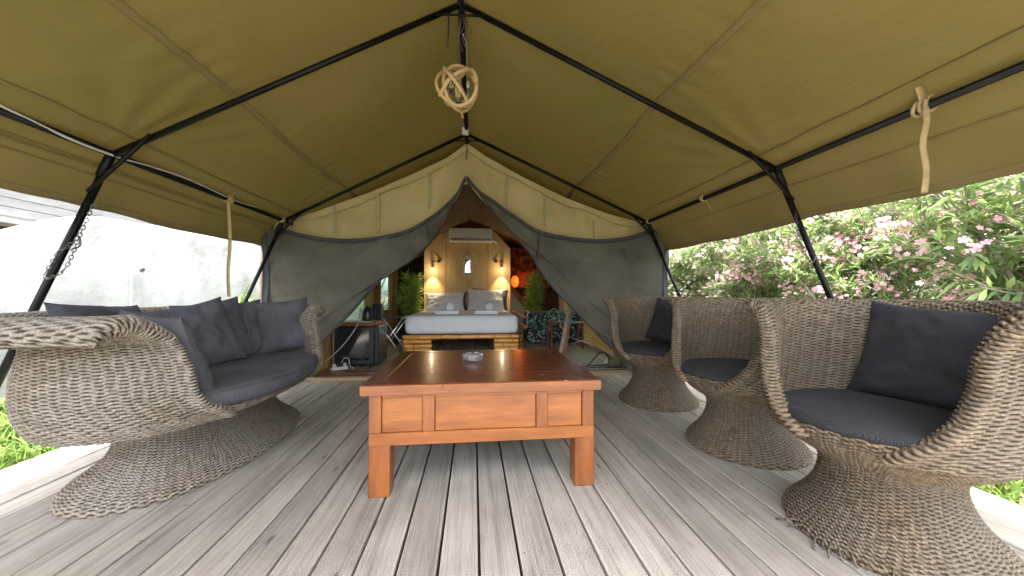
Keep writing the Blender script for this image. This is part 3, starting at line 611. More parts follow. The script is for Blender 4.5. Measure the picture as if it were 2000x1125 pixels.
def catm(tab, n):
    p = smoothpath([(a, 0, b) for a, b in tab], 12); d = np.cumsum([0]+[(b-a).length for a, b in zip(p[:-1], p[1:])]); t = np.linspace(0, d[-1], n)
    return np.stack([np.interp(t, d, [q.x for q in p]), np.interp(t, d, [q.z for q in p])], 1)
def screen(top, diag, outer_bot, label, side, strapx):
    t = thing('insect_screen', label, 'tent screen', (top[0][0], 4.06, 0), group='grey screens tied across the tent front')
    nu, nv = 90, 80
    T = catm(top, nu); D = catm(diag, nv); A = np.array(top[0]); Bt = np.array(outer_bot); Cn = np.array(diag[-1])
    Lf = A[None]+(Bt-A)[None]*np.linspace(0, 1, nv)[:, None]; Bm = Bt[None]+(Cn-Bt)[None]*np.linspace(0, 1, nu)[:, None]
    G = np.zeros((nu, nv, 3))
    for i, u in enumerate(np.linspace(0, 1, nu)):
        for j, v in enumerate(np.linspace(0, 1, nv)):
            p = (1-v)*T[i]+v*Bm[i]+(1-u)*Lf[j]+u*D[j]-((1-u)*(1-v)*T[0]+u*(1-v)*T[-1]+(1-u)*v*Bm[0]+u*v*Bm[-1])
            x, z = p; e = min(u, 1)*(.3+.7*math.sin(PI*min(1, v*1.1+.1)))
            y = 4.07 - .075*math.sin(u*3.2+v*5.5+nz(u*2, v*2, side)*2.2)*e*.9 - .045*math.sin((u-v*.6)*13)*e*(1-v)*.8 - .035*(1-abs(math.sin((u*.9-v*.8+.12*nz(u*3, v*3, side))*7.5)))**3*math.sin(PI*min(1, v+.12)) - .022*(1-abs(math.sin((u*1.1+v*1.3+.2*nz(u*2, v*2, 7))*5)))**4 - .04*nz(x*2.4, z*2.4, side*3) - .014*nz(x*7, z*7, 5)
            G[i, j] = (x, y, z)
    if side > 0: G = G[::-1]
    V, F = thick(G, .003); mk('mesh_panel', V, F, M['screen'], t, smooth=True)
    if side > 0: G = G[::-1]
    def edge(line, wd, inward, nm, dy=-.014):
        L = np.array(line); g = np.array([[L[i]+np.array(inward(i))*wd*v+np.array([0, dy, 0]) for v in (0, .5, 1)] for i in range(len(L))])
        V, F = thick(g, .003); mk(nm, V, F, M['screen_trim'], t, smooth=True)
    edge(G[:, 0], .05, lambda i: (0, 0, -1), 'top_trim'); edge(G[0, :], .055, lambda i: (-side, 0, 0), 'side_trim'); edge(G[-1, :], .016, lambda i: (side*.8, 0, .4), 'inner_trim')
    i = int(strapx*(nu-1)); g = G[i, :]; 
    # vertical webbing strap from the top hem to the inner edge
    x0, y0, z0 = G[i, 0]; zs = [G[k, :] for k in range(nu)]
    di = min(range(nv), key=lambda j: abs(G[-1, j, 0]-x0-(-side)*.02)); x1, y1, z1 = G[-1, di]
    pts = []
    flat = G.reshape(-1, 3)
    for q in np.linspace(0, 1, 8):
        px, pz = x0+(x1-x0)*q, z0+(z1-z0)*q; k = np.argmin((flat[:, 0]-px)**2+(flat[:, 2]-pz)**2); pts.append((px, flat[k, 1]-.012, pz))
    ribbon('strap', pts, (1, 0, 0), .022, M['screen_trim'], t, sp=3)
    return t
screen([(-2.25, 1.733), (-2.08, 1.672), (-1.687, 1.575), (-1.259, 1.555), (-.766, 1.645), (-.431, 1.85), (-.22, 2.05), (-.088, 2.271)],
       [(-.088, 2.271), (-.25, 1.93), (-.43, 1.60), (-.60, 1.46), (-.765, 1.367), (-.90, 1.25), (-1.039, 1.08), (-1.307, .75), (-1.572, .475), (-1.68, .365), (-1.86, .03)], (-2.13, .02),
       'grey mesh screen tied back on the sofa side of the tent opening', -1, .735)
screen([(2.33, 1.814), (1.975, 1.684), (1.72, 1.62), (1.345, 1.594), (.796, 1.665), (.437, 1.862), (.22, 2.02), (.06, 2.13), (-.082, 2.271)],
       [(-.082, 2.271), (.14, 1.99), (.38, 1.72), (.616, 1.46), (.795, 1.157), (1.036, .861), (1.341, .561), (1.65, .257), (1.85, .03)], (2.21, .02),
       'grey mesh screen tied back on the wicker chair side of the tent opening', 1, .62)
for side, x in ((-1, -2.27), (1, 2.30)):
    tp = thing('tent_post', 'slim timber post behind the outer edge of the %s screen' % ('sofa side' if side < 0 else 'chair side'), 'post', (x, 4.12, 0)); 
    box('post', ((x+.0), 4.125, .86), (.03, .03, 1.74), M['paint_post'], tp, .004, rot=Matrix.Rotation(-.02*side, 3, 'Y'))

# ------------------------------------------------------------ inner tent
tent = thing('inner_tent', 'brown canvas inner tent with dark back wall', 'tent', (.1, 6.5, 0))
for side in (-1, 1):
    ex = -1.88 if side < 0 else 2.18
    G = []
    for s in np.linspace(0, 1, 30):
        row = []
        for q in np.linspace(0, 1, 60):
            y = YG+.02+q*4.85; rz_ = 2.60-.06*q; ez_ = 1.52+.50*q; z = rz_+(ez_-rz_)*s-.03*math.sin(PI*s)-.03*abs(math.sin(PI*q*3))*math.sin(PI*s)+.01*nz(s*5, y*2, side)
            row.append((RX+(ex-RX)*s, y, z))
        G.append(row)
    G = np.array(G); 
    if side < 0: G = G[:, ::-1]
    V, F = thick(G, .003); mk('roof', V, F, M['inner'], tent, smooth=True)
    # side wall with a window opening and a second one added for daylight
    wy0, wy1, wz0, wz1 = (7.15, 8.2, .62, 1.32) if side < 0 else (6.9, 7.9, .62, 1.32)
    pcs = [((YG+.1, 4.75), (0, 1.53)), ((6.45, wy0), (0, 1.53)), ((4.75, 6.45), (0, .5)), ((4.75, 6.45), (1.4, 1.53)), ((wy1, 9.0), (0, 2.06)), ((wy0, wy1), (0, wz0)), ((wy0, wy1), (wz1, 1.95)), ((6.45, wy0), (1.5, 1.85)), ((YG+.1, 6.45), (1.5, 1.72))]
    gs = []
    for (ya, yb), (za, zb) in pcs:
        g = np.array([[(ex-side*.02*nz(y*1.5, z*2, side), y, z) for z in np.linspace(za, zb, 8)] for y in np.linspace(ya, yb, 10)])
        V, F = thick(g, .004); gs.append((V.tolist(), F.tolist()))
    V, F = join(*gs); mk('side_wall', V, F, M['innerkhaki'], tent, smooth=True)
    added_win = mk('window', *boxgeo((ex-side*.004, 5.6, .95), (.002, 1.76, .96), 0), M['pvc'], tent); added_win['label'] = 'added unseen tent window letting daylight in'  # extra window added out of sight to brighten the tent interior
    for z in (.49, 1.41): tube('window_frame', [(ex-side*.01, 4.72, z), (ex-side*.01, 6.48, z)], .018, M['palelining'], added_win, n=6)
    wn = mk('window', *boxgeo((ex-side*.004, (wy0+wy1)/2, (wz0+wz1)/2), (.002, wy1-wy0+.06, wz1-wz0+.06), 0), M['pvc'], tent); wn['label'] = 'added unseen tent window letting daylight in'
    for k, z in enumerate((wz0-.03, wz1+.03)): tube('window_frame', [(ex-side*.01, wy0-.04, z), (ex-side*.01, wy1+.04, z)], .018, M['palelining'], wn, n=6)
    for y in (wy0-.03, wy1+.03): tube('window_frame', [(ex-side*.01, y, wz0-.04), (ex-side*.01, y, wz1+.04)], .018, M['palelining'], wn, n=6)
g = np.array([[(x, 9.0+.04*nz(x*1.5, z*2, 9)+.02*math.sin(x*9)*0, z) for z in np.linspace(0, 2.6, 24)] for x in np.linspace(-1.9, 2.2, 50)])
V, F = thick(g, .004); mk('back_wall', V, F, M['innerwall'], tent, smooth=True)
# inner valance where roof meets the back bay
g = np.array([[(x, 8.3, 1.62-.10*math.sin(PI*min(1, (x+1.88)/1.15))*0+(.42*(x+1.88)/1.2 if x < -.68 else 0)-.06*v) for v in (0, .5, 1)] for x in np.linspace(-1.86, -.82, 14)])
V, F = thick(g, .004); mk('roof_flap', V, F, M['inner'], tent, smooth=True)
for (x, y, h_, lb) in ((-1.80, 7.02, 1.5, 'brown timber upright nearer the fridge beside the tent window'), (-1.79, 8.5, 1.55, 'brown timber upright between the tent window and the left bamboo'), (1.95, 7.9, 1.5, 'brown timber upright behind the leaf patterned pouf')):
    t = thing('timber_post', lb, 'post', (x, y, 0)); box('post', (x, y, h_/2), (.11, .075, h_), M['woodbrown'], t, .005)
    box('base_block', (x, y, .012), (.14, .11, .024), M['woodbrown'], t, .003)
o = mk('canvas_lining', *thick(np.array([[(.80+.9*u, 8.5+.03*math.sin(u*6), .02+(1.12*(1-u))*v) for v in np.linspace(0, 1, 8)] for u in np.linspace(0, 1, 14)]), .004), M['palelining'], smooth=True, origin=(.8, 8.5, 0)); tag(o, 'pale green triangle of canvas beside the headboard', 'canvas')
o = mk('canvas_border', *thick(np.array([[(.80+.95*u+.02*v, 8.46, 1.10*(1-u)+.02+.14*v) for v in np.linspace(0, 1, 5)] for u in np.linspace(0, 1, 14)]), .004), M['inner'], smooth=True, origin=(.8, 8.46, 0)); tag(o, 'brown canvas strip running down to the pouf beside the bed', 'canvas strip')
o = mk('wall_hanging', *thick(np.array([[(.90+.95*u, 8.8+.02*math.sin(u*9), 1.1+1.0*v) for v in np.linspace(0, 1, 8)] for u in np.linspace(0, 1, 14)]), .004), M['batik'], smooth=True, origin=(1.3, 8.8, 1.5)); tag(o, 'rust and orange patterned cloth behind the right bamboo', 'wall hanging')
for z, l in ((1.92, 'upper'), (1.60, 'lower')):
    o = tube('guy_line', [(.86, 8.72, z), (1.3, 8.72, z-.02), (1.75, 8.72, z+.06)], .011, M['blackcable'], None, n=6, sp=5, origin=(.86, 8.72, z)); tag(o, l+' dark line crossing the rust patterned cloth', 'cord')
lan = thing('paper_lantern', 'glowing orange lantern beside the headboard', 'lantern', (0.99, 8.6, 1.22))
V, F = revolve([(.03,-.14),(.075,-.10),(.10,-.02),(.09,.06),(.06,.12),(.03,.14)], 20, (0.99, 8.6, 1.26)); mk('shade', V, F, M['lanternglow'], lan, smooth=True)
tube('hanging_cord', [(0.99, 8.6, 1.40), (0.99, 8.6, 2.0)], .003, M['blackcable'], lan, n=5)
L = bpy.data.lights.new('lantern_light', 'POINT'); L.energy = .5; L.color = (1, .22, .04); L.shadow_soft_size = .1
lo = bpy.data.objects.new('lantern_light', L); COL.objects.link(lo); lo.location = (.06, -.16, .04); lo.parent = lan
for z in (1.12, 1.40): tube('rim', [(0.99+.032*math.cos(a), 8.6+.032*math.sin(a), z) for a in np.linspace(0, 2*PI, 13)[:-1]], .004, M['recess'], lan, n=5, closed=True)

# ------------------------------------------------------------ headboard wall, AC, mirror, lamps, bed
hb = thing('headboard', 'tall plywood headboard panel with clipped top corners', 'headboard', (-.1, 8.06, 0))
bx = [-1.083, -.607, -.142, .317, .823]
def hz(x): return 1.94+(2.38-1.94)*min(1, (x+1.083)/.44) if x < -.1 else 1.98+(2.40-1.98)*min(1, (.823-x)/.40)
for i in range(4):
    a, b = bx[i]+.004, bx[i+1]-.004; pts = [(a, .3), (b, .3), (b, hz(b))]
    for kx in (-.643, .423):
        if a < kx < b: pts.append((kx, hz(kx)))
    pts.append((a, hz(a))); k = len(pts)
    V = [(x, 8.04+(i % 2)*.003, z) for x, z in pts]+[(x, 8.07, z) for x, z in pts]
    F = [list(range(k)), [k+q for q in range(k)][::-1]]+[[q, q+k, (q+1) % k+k, (q+1) % k] for q in range(k)]
    mk('panel', V, F, M['ply'], hb)
box('backing', (-.13, 8.09, 1.1), (1.80, .03, 1.6), M['recess'], hb, 0)
ac = thing('air_conditioner', 'white air conditioning unit mounted above the headboard', 'air conditioner', (-.045, 7.95, 1.95))
box('body', *span(-.530, .405, 7.80, 8.03, 2.095, 2.385), M['ac'], ac, .018)
box('front_panel', *span(-.522, .397, 7.782, 7.802, 2.16, 2.375), M['ac'], ac, .006)
for k in range(2): box('louvre', *span(-.48, .36, 7.784, 7.800, 2.104+k*.026, 2.122+k*.026), M['greyplastic'] if k else M['ac'], ac, .003)
box('outlet', *span(-.485, .365, 7.792, 7.801, 2.098, 2.157), M['acdark'], ac, 0)
tube('pipe', [(.39, 7.93, 2.135), (.45, 7.93, 2.12), (.52, 7.95, 2.085)], .022, M['ac'], ac, n=10, sp=3)
mir = thing('mirror', 'ornate silver framed mirror on the plywood headboard', 'mirror', (-.13, 8.02, 1.55))
box('glass', *span(-.19, -.075, 8.005, 8.012, 1.43, 1.72), M['mirror'], mir, .002)
def carved(pts, r, nm='scroll'): return tube(nm, pts, r, M['silver'], mir, n=7, sp=5)
for x in (-.205, -.06): carved([(x, 8.0, 1.41), (x+(.01 if x < -.1 else -.01), 7.995, 1.57), (x, 8.0, 1.735)], .016, 'frame_side')
for z in (1.41, 1.735): carved([(-.21, 8.0, z), (-.132, 7.99, z+.012), (-.055, 8.0, z)], .017, 'frame_rail')
for s in (-1, 1):
    cx = -.132
    for (zz, ww) in ((1.44,.025), (1.5,.022), (1.56,.024), (1.62,.022), (1.68,.026)):
        tube('scroll', [(cx+s*(.085+ww*math.cos(a)*.8), 8.0+.004*math.sin(a*2), zz+ww*.9*math.sin(a)) for a in np.linspace(0, 2*PI, 9)[:-1]], .008, M['silver'], mir, n=6, closed=True)
    carved([(cx+s*.02, 7.99, 1.75), (cx+s*.07, 7.985, 1.80), (cx+s*.11, 7.99, 1.84), (cx+s*.085, 7.99, 1.87), (cx+s*.06, 7.99, 1.83)], .014)
    carved([(cx+s*.10, 7.99, 1.73), (cx+s*.15, 7.99, 1.755), (cx+s*.135, 7.99, 1.79)], .013)
    carved([(cx+s*.02, 7.99, 1.395), (cx+s*.07, 7.99, 1.37), (cx+s*.09, 7.99, 1.40)], .012)
    carved([(cx+s*.01, 7.99, 1.385), (cx+s*.03, 7.99, 1.345), (cx+s*.005, 7.99, 1.325)], .013)
V, F = revolve([(.0005,-.03),(.03,-.02),(.038,0),(.03,.02),(.0005,.03)], 12, (-.132, 7.99, 1.79)); mk('crest', V, F, M['silver'], mir, smooth=True)
def readlamp(x, s, z, lb, on):
    t = thing('reading_lamp', lb, 'wall lamp', (x, 8.02, z), group='black gooseneck lamps beside the mirror')
    V, F, _ = tubegeo([(x, 8.035, z), (x, 7.995, z)], .034, 16); mk('base', V, F, M['fridge'], t)
    tube('arm', [(x, 8.0, z), (x+s*.06, 7.96, z), (x+s*.12, 7.93, z-.01), (x+s*.135, 7.92, z-.06), (x+s*.13, 7.92, z-.12)], .008, M['fridge'], t, n=8, sp=5)
    tube('head', [(x+s*.13, 7.92, z-.10), (x+s*.125, 7.92, z-.16)], .016, M['fridge'], t, n=10)
    V, F = revolve([(.0005,-.016),(.010,-.010),(.012,0),(.0005,.004)], 10, (x+s*.125, 7.92, z-.165)); mk('bulb', V, F, M['lampon'] if on else M['bulb'], t, smooth=True)
    L = bpy.data.lights.new('lamp_light', 'SPOT'); L.energy = 6; L.spot_size = R(75); L.spot_blend = .8; L.color = (1, .72, .42); L.shadow_soft_size = .012
    lo = bpy.data.objects.new('lamp_light', L); COL.objects.link(lo); lo.location = (s*.125, 7.90-8.02, -.185); lo.rotation_euler = (R(6), 0, 0); lo.parent = t
    L2 = bpy.data.lights.new('bulb_light', 'POINT'); L2.energy = .45; L2.color = (1, .78, .5); L2.shadow_soft_size = .02
    l2 = bpy.data.objects.new('bulb_light', L2); COL.objects.link(l2); l2.location = (s*.125, 7.84-8.02, -.20); l2.parent = t
readlamp(-.765, -1, 1.675, 'lit black gooseneck lamp on the headboard, the one above the left pillow', True)
readlamp(.495, 1, 1.69, 'black gooseneck lamp on the headboard above the right pillow', True)

bed = thing('bed', 'double bed on a lacquered bamboo pole frame with pale blue sheet', 'bed', (-.18, 7.05, 0))
def culm(x0, x1, y, z, r=.036, m='bamboo', axis='x'):
    def q(a): return (a, y, z) if axis == 'x' else (y, a, z)
    n = max(2, int(abs(x1-x0)/.30)+1); path = []; L = abs(x1-x0)
    N = 24; off = rnd.uniform(0, .3)
    V, F, _ = tubegeo([q(x0+(x1-x0)*k/N) for k in range(N+1)], r, 14)
    o = mk('bamboo_pole', V, F, M[m], bed, smooth=True)
    a = x0+off
    while a < x1-.03:
        V, F, _ = tubegeo([q(a-.006), q(a+.006)], r+.003, 14); mk('joint', V, F, M['node'], o, smooth=True); a += rnd.uniform(.26,.36)
culm(-1.15, .76, 6.06, .243)
for z, pr in ((.172, ((-1.14,-.69),(.345,.75))), (.10, ((-1.13,-.68),(.34,.755))), (.032, ((-1.14,-.69),(.345,.745)))):
    for a, b in pr: culm(a, b, 6.06, z, .034)
for x in (-1.15, -.73, .40, .80):
    for z in (.172, .10, .032): 
        if x in (-1.15, .80): culm(6.12, 8.0, x, z, .034, 'bambooY', 'y')
culm(6.0, 8.0, .86, .40, .034, 'bambooY', 'y'); culm(6.0, 8.0, .88, .56, .026, 'bambooY', 'y')
for y in (6.6, 7.2, 7.8): culm(-1.12, .76, y, .225, .03, 'bambooY')
def softbox(name, x0, x1, y0, y1, z0, z1, r, m, parent, amp=.01, n=40):
    """rounded box with soft undulation"""
    c = Vector(((x0+x1)/2, (y0+y1)/2, (z0+z1)/2)); h_ = Vector(((x1-x0)/2, (y1-y0)/2, (z1-z0)/2))
    bm = bmesh.new(); bmesh.ops.create_cube(bm, size=2); bmesh.ops.subdivide_edges(bm, edges=list(bm.edges), cuts=n, use_grid_fill=True)
    for v in bm.verts:
        p = Vector((v.co.x*h_.x, v.co.y*h_.y, v.co.z*h_.z)); q = Vector([max(-h_[i]+r, min(h_[i]-r, p[i])) for i in range(3)]); d = p-q
        if d.length > 1e-6: p = q+d.normalized()*r
        w_ = c+p; k = nz(w_.x*3, w_.y*3, w_.z*3)*amp+nz(w_.x*9, w_.y*9, w_.z*9)*amp*.35
        v.co = w_+ (p.normalized()*k)
    bm.normal_update(); bm.verts.index_update(); V = [tuple(v.co) for v in bm.verts]; F = np.array([[v.index for v in f.verts] for f in bm.faces]); bm.free()
    return mk(name, V, F, m, parent, smooth=True)
softbox('mattress', -1.13, .76, 6.04, 8.0, .285, .60, .09, M['sheet'], bed, .010)
def pillowgeo(w_, h_, t, seed, n=36, corner=.10, wr=.022):
    U = np.linspace(-1, 1, n); top = []; bot = []
    for u in U:
        for v in U:
            su = 1-corner*(1-abs(v)**2.2)*1.1; sv = 1-corner*(1-abs(u)**2.2)*1.1
            x = u*w_/2*su; y = v*h_/2*sv
            th = t/2*((1-abs(u)**2.6)*(1-abs(v)**2.6))**.45 if abs(u) < 1 and abs(v) < 1 else 0
            e = (1-min(1, (1-max(abs(u), abs(v)))*4)); k = th/(t/2)
            wv = wr*(nz(u*2.2+seed, v*2.2, 0)+.5*nz(u*5, v*5+seed, 0))*k
            cr = .16*wr*math.sin((u+seed)*22+4*nz(v*2, u, seed))*math.exp(-((abs(v)-.85)/.16)**2)*k+.16*wr*math.sin((v+seed)*20+4*nz(u*2, v, seed))*math.exp(-((abs(u)-.85)/.16)**2)*k
            top.append((x, y, th+wv+cr)); bot.append((x, y, -th+wv*.5-cr))
    V = np.array(top+bot); F = gridfaces(n, n); k = n*n
    return V, np.concatenate([F, F[:, ::-1]+k])
def pillow(name, label, cat, c, w_, h_, t, rot, m, seed, group=None, pipe=True, corner=.09, wr=.022):
    """rot: 3x3; local x = width, local y = height, local z = front"""
    V, F = pillowgeo(w_, h_, t, seed, corner=corner, wr=wr)
    o = mk(name, V, F, m, None, smooth=True); o.matrix_world = Matrix.Translation(c) @ rot.to_4x4(); tag(o, label, cat, group)
    return o
def rotm(face, tilt, roll=0):
    """pillow standing: its front (local z) points to horizontal angle `face`, leaning back by tilt"""
    zf = Vector((math.cos(face)*math.cos(tilt), math.sin(face)*math.cos(tilt), math.sin(tilt))); x = Vector((-math.sin(face), math.cos(face), 0))
    y = zf.cross(x); m = Matrix((x, y, zf)).transposed(); return m @ Matrix.Rotation(roll, 3, 'Z')
pillow('bed_pillow', 'grey pillow under the lit lamp, nearer the left bamboo plant', 'pillow', (-.60, 7.72, .79), .84, .46, .16, rotm(R(-90), R(28), R(1.5)), M['pillowcase'], 3, 'pillows on the bed')
pillow('bed_pillow', 'grey pillow leaning higher on the side of the orange lantern', 'pillow', (.27, 7.72, .83), .80, .52, .16, rotm(R(-90), R(25), R(-1.5)), M['pillowcase'], 8, 'pillows on the bed')
pillow('bed_pillow', 'darker pillow peeking out behind the right grey pillow', 'pillow', (.36, 7.87, .83), .80, .50, .12, rotm(R(-90), R(15), R(-3)), M['cushL'], 12, 'pillows on the bed')
pillow('bed_pillow', 'darker pillow peeking out behind the left grey pillow', 'pillow', (-.54, 7.87, .79), .84, .42, .12, rotm(R(-90), R(15), R(2)), M['cushL'], 15, 'pillows on the bed')
for x, lb in ((-.455, 'left'), (.225, 'right')):
    t = thing('folded_towel', 'white folded towel on the sheet in front of the %s pillow' % lb, 'towel', (x, 6.42, .60), group='folded towels on the bed')
    softbox('layer', x-.215, x+.20, 6.28, 6.58, .604, .640, .016, M['towel'], t, .003, 10); softbox('layer', x-.205, x+.21, 6.29, 6.58, .636, .672, .016, M['towel'], t, .003, 10)
    r_ = thing('rolled_towel', 'small white rolled towel lying on the %s folded towel' % lb, 'towel', (x+.04, 6.44, .672), group='rolled towels on the bed')
    sp_ = []; N = 60
    V, F, _ = tubegeo([(x+.05, 6.34, .735), (x+.05, 6.345, .735), (x+.05, 6.58, .735)], lambda q: .064 if q > 0 else .060, 24); mk('roll', V, F, M['towel'], r_, smooth=False)
    tube('spiral_end', [(x+.05+(.008+.048*q)*math.cos(q*14), 6.337, .735+(.008+.048*q)*math.sin(q*14)) for q in np.linspace(0, 1, 40)], .0035, M['pillowcase'], r_, n=5)

# ------------------------------------------------------------ bamboo plants, pouf, fridge and clutter
def leafset(n, gen, shape='lance'):
    """gen(i)-> (pos, dir, length, width); returns V,F,rnd for folded lance leaves (4 tris each as 2 quads)"""
    V = np.zeros((n, 6, 3)); A = np.zeros((n, 6)); 
    for i in range(n):
        p, d, L, W = gen(i); d = Vector(d).normalized(); s = d.cross(Vector((rnd.gauss(0,.4), rnd.gauss(0,.4), 1))).normalized(); u = s.cross(d)
        p = Vector(p); dr = L*rnd.uniform(.02,.22)
        pts = [p, p+d*L*.4+s*W/2+u*W*.18-Vector((0,0,dr*.3)), p+d*L-Vector((0,0,dr)), p+d*L*.4-s*W/2+u*W*.18-Vector((0,0,dr*.3)), p+d*L*.42-Vector((0,0,dr*.3)), p+d*L*.42-Vector((0,0,dr*.3))]
        for k in range(5): V[i, k] = pts[k]
        V[i, 5] = pts[4]; A[i] = rnd.random()
    V = V[:, :5]; A = A[:, :5]; b = np.arange(n)[:, None]*5
    F = np.concatenate([b+np.array([[0, 1, 2, 4]]), b+np.array([[0, 4, 2, 3]])])
    return V.reshape(-1, 3), F, A.ravel()
def bamboo_plant(x, y, h_, lb, spread):
    t = thing('bamboo_plant', lb, 'plant', (x, y, 0), group='potted bamboos flanking the bed')
    V, F = revolve([(.0005,0),(.11,0),(.14,.24),(.15,.26),(.135,.26),(.12,.22),(.0005,.22)], 20, (x, y, 0)); mk('pot', V, F, M['potm'], t, smooth=True)
    tips = []
    for k in range(9):
        a = rnd.uniform(0, 2*PI); r = rnd.uniform(.2, 1)*spread; hh = h_*rnd.uniform(.72, 1.0)
        p0 = Vector((x+.05*math.cos(a), y+.05*math.sin(a), .2)); p1 = Vector((x+r*.5*math.cos(a), y+r*.5*math.sin(a), hh*.6)); p2 = Vector((x+r*math.cos(a), y+r*math.sin(a), hh))
        path = smoothpath([p0, p1, p2], 8); tube('stem', path, .006, M['cane'], t, n=6)
        for q in path[5:]:
            for j in range(3): tips.append(q+Vector((rnd.gauss(0,.05), rnd.gauss(0,.05), rnd.gauss(0,.03))))
    def gen(i):
        p = tips[i % len(tips)]; a = rnd.uniform(0, 2*PI); return p, (math.cos(a), math.sin(a), rnd.uniform(-.3, .8)), rnd.uniform(.13, .24), rnd.uniform(.018, .028)
    V, F, A = leafset(len(tips)*5, gen); o = mk('foliage', V, F, M['bleaf'], t, attr=A); o['kind'] = 'stuff'
bamboo_plant(-1.33, 7.75, 1.40, 'leafy potted bamboo beside the bed on the tent window side', .20)
bamboo_plant(1.33, 8.1, 1.45, 'leafy potted bamboo behind the pouf beside the orange lantern', .24)

pf = thing('pouf', 'large pouf in dark tropical leaf print fabric', 'pouf', (1.58, 7.15, 0))
softbox('body', 1.03, 2.12, 6.85, 7.5, .0, .60, .07, M['leafprint'], pf, .012)
tube('piping', [(1.06, 6.86, .60), (1.035, 6.88, .56), (1.03, 6.9, .3)], .012, M['whiteplastic'], pf, n=6, sp=4)
tube('piping', [(1.06, 6.86, .61), (1.06, 7.2, .62), (1.08, 7.45, .615)], .012, M['whiteplastic'], pf, n=6, sp=4)

fr = thing('fridge', 'black mini fridge with a smoked glass door', 'fridge', (-1.52, 5.05, 0))
box('cabinet', *span(-1.80, -1.235, 4.88, 5.35, .03, .535), M['fridge'], fr, .008)
box('door_frame', *span(-1.775, -1.285, 4.84, 4.878, .045, .53), M['fridge'], fr, .008)
box('glass', *span(-1.72, -1.345, 4.836, 4.842, .10, .495), M['fridgeglass'], fr, .002)
box('side_bracket', *span(-1.805, -1.775, 4.85, 4.9, .05, .53), M['chrome'], fr, .004)
for x in (-1.70, -1.36): box('foot', (x, 4.9, .02), (.05, .05, .04), M['fridge'], fr, .004)
o = thing('wooden_shelf', 'orange brown board lying on top of the mini fridge', 'shelf', (-1.52, 5.05, .54)); box('board', *span(-1.84, -1.27, 4.83, 5.36, .542, .585), M['woodbrownX'], o, .004); box('edge_strip', *span(-1.84, -1.27, 4.824, 4.8295, .55, .578), M['apron'], o, .001)
box('side_leg', *span(-1.86, -1.83, 4.86, 5.3, .0, .541), M['woodbrown'], o, .003)
o = box('tray', (-1.50, 5.0, .593), (.36, .26, .014), M['greyplastic'], None, .004, origin=(-1.5, 5.0, .586)); tag(o, 'grey tray on the board above the mini fridge', 'tray')
kt = thing('kettle', 'small black kettle standing on the grey tray', 'kettle', (-1.42, 5.02, .60))
V, F = revolve([(.0005,0),(.065,0),(.07,.02),(.066,.11),(.045,.17),(.015,.185),(.012,.20),(.0005,.205)], 20, (-1.42, 5.02, .601)); mk('body', V, F, M['fridge'], kt, smooth=True)
tube('handle', [(-1.36, 5.0, .75), (-1.31, 4.99, .74), (-1.31, 4.99, .66), (-1.36, 5.0, .63)], .008, M['fridge'], kt, n=8, sp=4)
bt = thing('dark_box', 'tall dark box with a silver top behind the kettle', 'box', (-1.34, 5.22, .585)); box('body', (-1.34, 5.24, .70), (.13, .12, .23), M['fridge'], bt, .01); box('top_plate', (-1.34, 5.24, .819), (.12, .11, .006), M['chrome'], bt, .002)
rk = thing('luggage_rack', 'folding chrome luggage rack with dark straps', 'luggage rack', (-1.25, 5.6, 0))
for y in (5.45, 5.85):
    tube('leg', [(-1.42, y, .60), (-1.25, y, .34), (-1.04, y, .02)], .010, M['chrome'], rk, n=8); tube('leg', [(-1.04, y, .60), (-1.22, y, .33), (-1.42, y, .02)], .010, M['chrome'], rk, n=8)
for x in (-1.42, -1.04): tube('rail', [(x, 5.43, .60), (x, 5.87, .60)], .011, M['chrome'], rk, n=8)
for k in range(4): box('strap', (-1.23, 5.5+k*.10, .606), (.40, .045, .004), M['screen_trim'], rk, .001)
o = tube('power_cable', [(-1.50, 4.98, .75), (-1.46, 4.84, .70), (-1.48, 4.78, .55), (-1.62, 4.72, .32), (-1.80, 4.68, .14), (-1.95, 4.62, .05)], .006, M['cable'], None, n=8, sp=8, origin=(-1.5, 4.98, .6)); tag(o, 'pale grey cable dropping from the shelf across the mini fridge', 'cable')
for k, (x, y, lb, rz_) in enumerate(((-1.66, 4.70, 'white power strip with plugs on the floor in front of the fridge', .5), (1.83, 4.66, 'white power strip on the floor near the farthest wicker chair', .1))):
    t = thing('power_strip', lb, 'power strip', (x, y, 0), rz_)
    mk('body', *boxgeo((0, 0, .032), (.20, .06, .04), .008), M['whiteplastic'], t, local=True)
    for q in (-.06, 0, .06):
        mk('plug', *boxgeo((q, 0, .072), (.036, .036, .038), .006), M['whiteplastic'] if q else M['fridge'], t, local=True)
    V, F, _ = tubegeo(smoothpath([(.02, 0, .09), (.05, -.02, .15), (.10, -.02, .14), (.12, -.02, .05), (.16, -.03, .015)], 5), .006, 7); mk('lead', V, F, M['cable'], t, smooth=True, local=True)
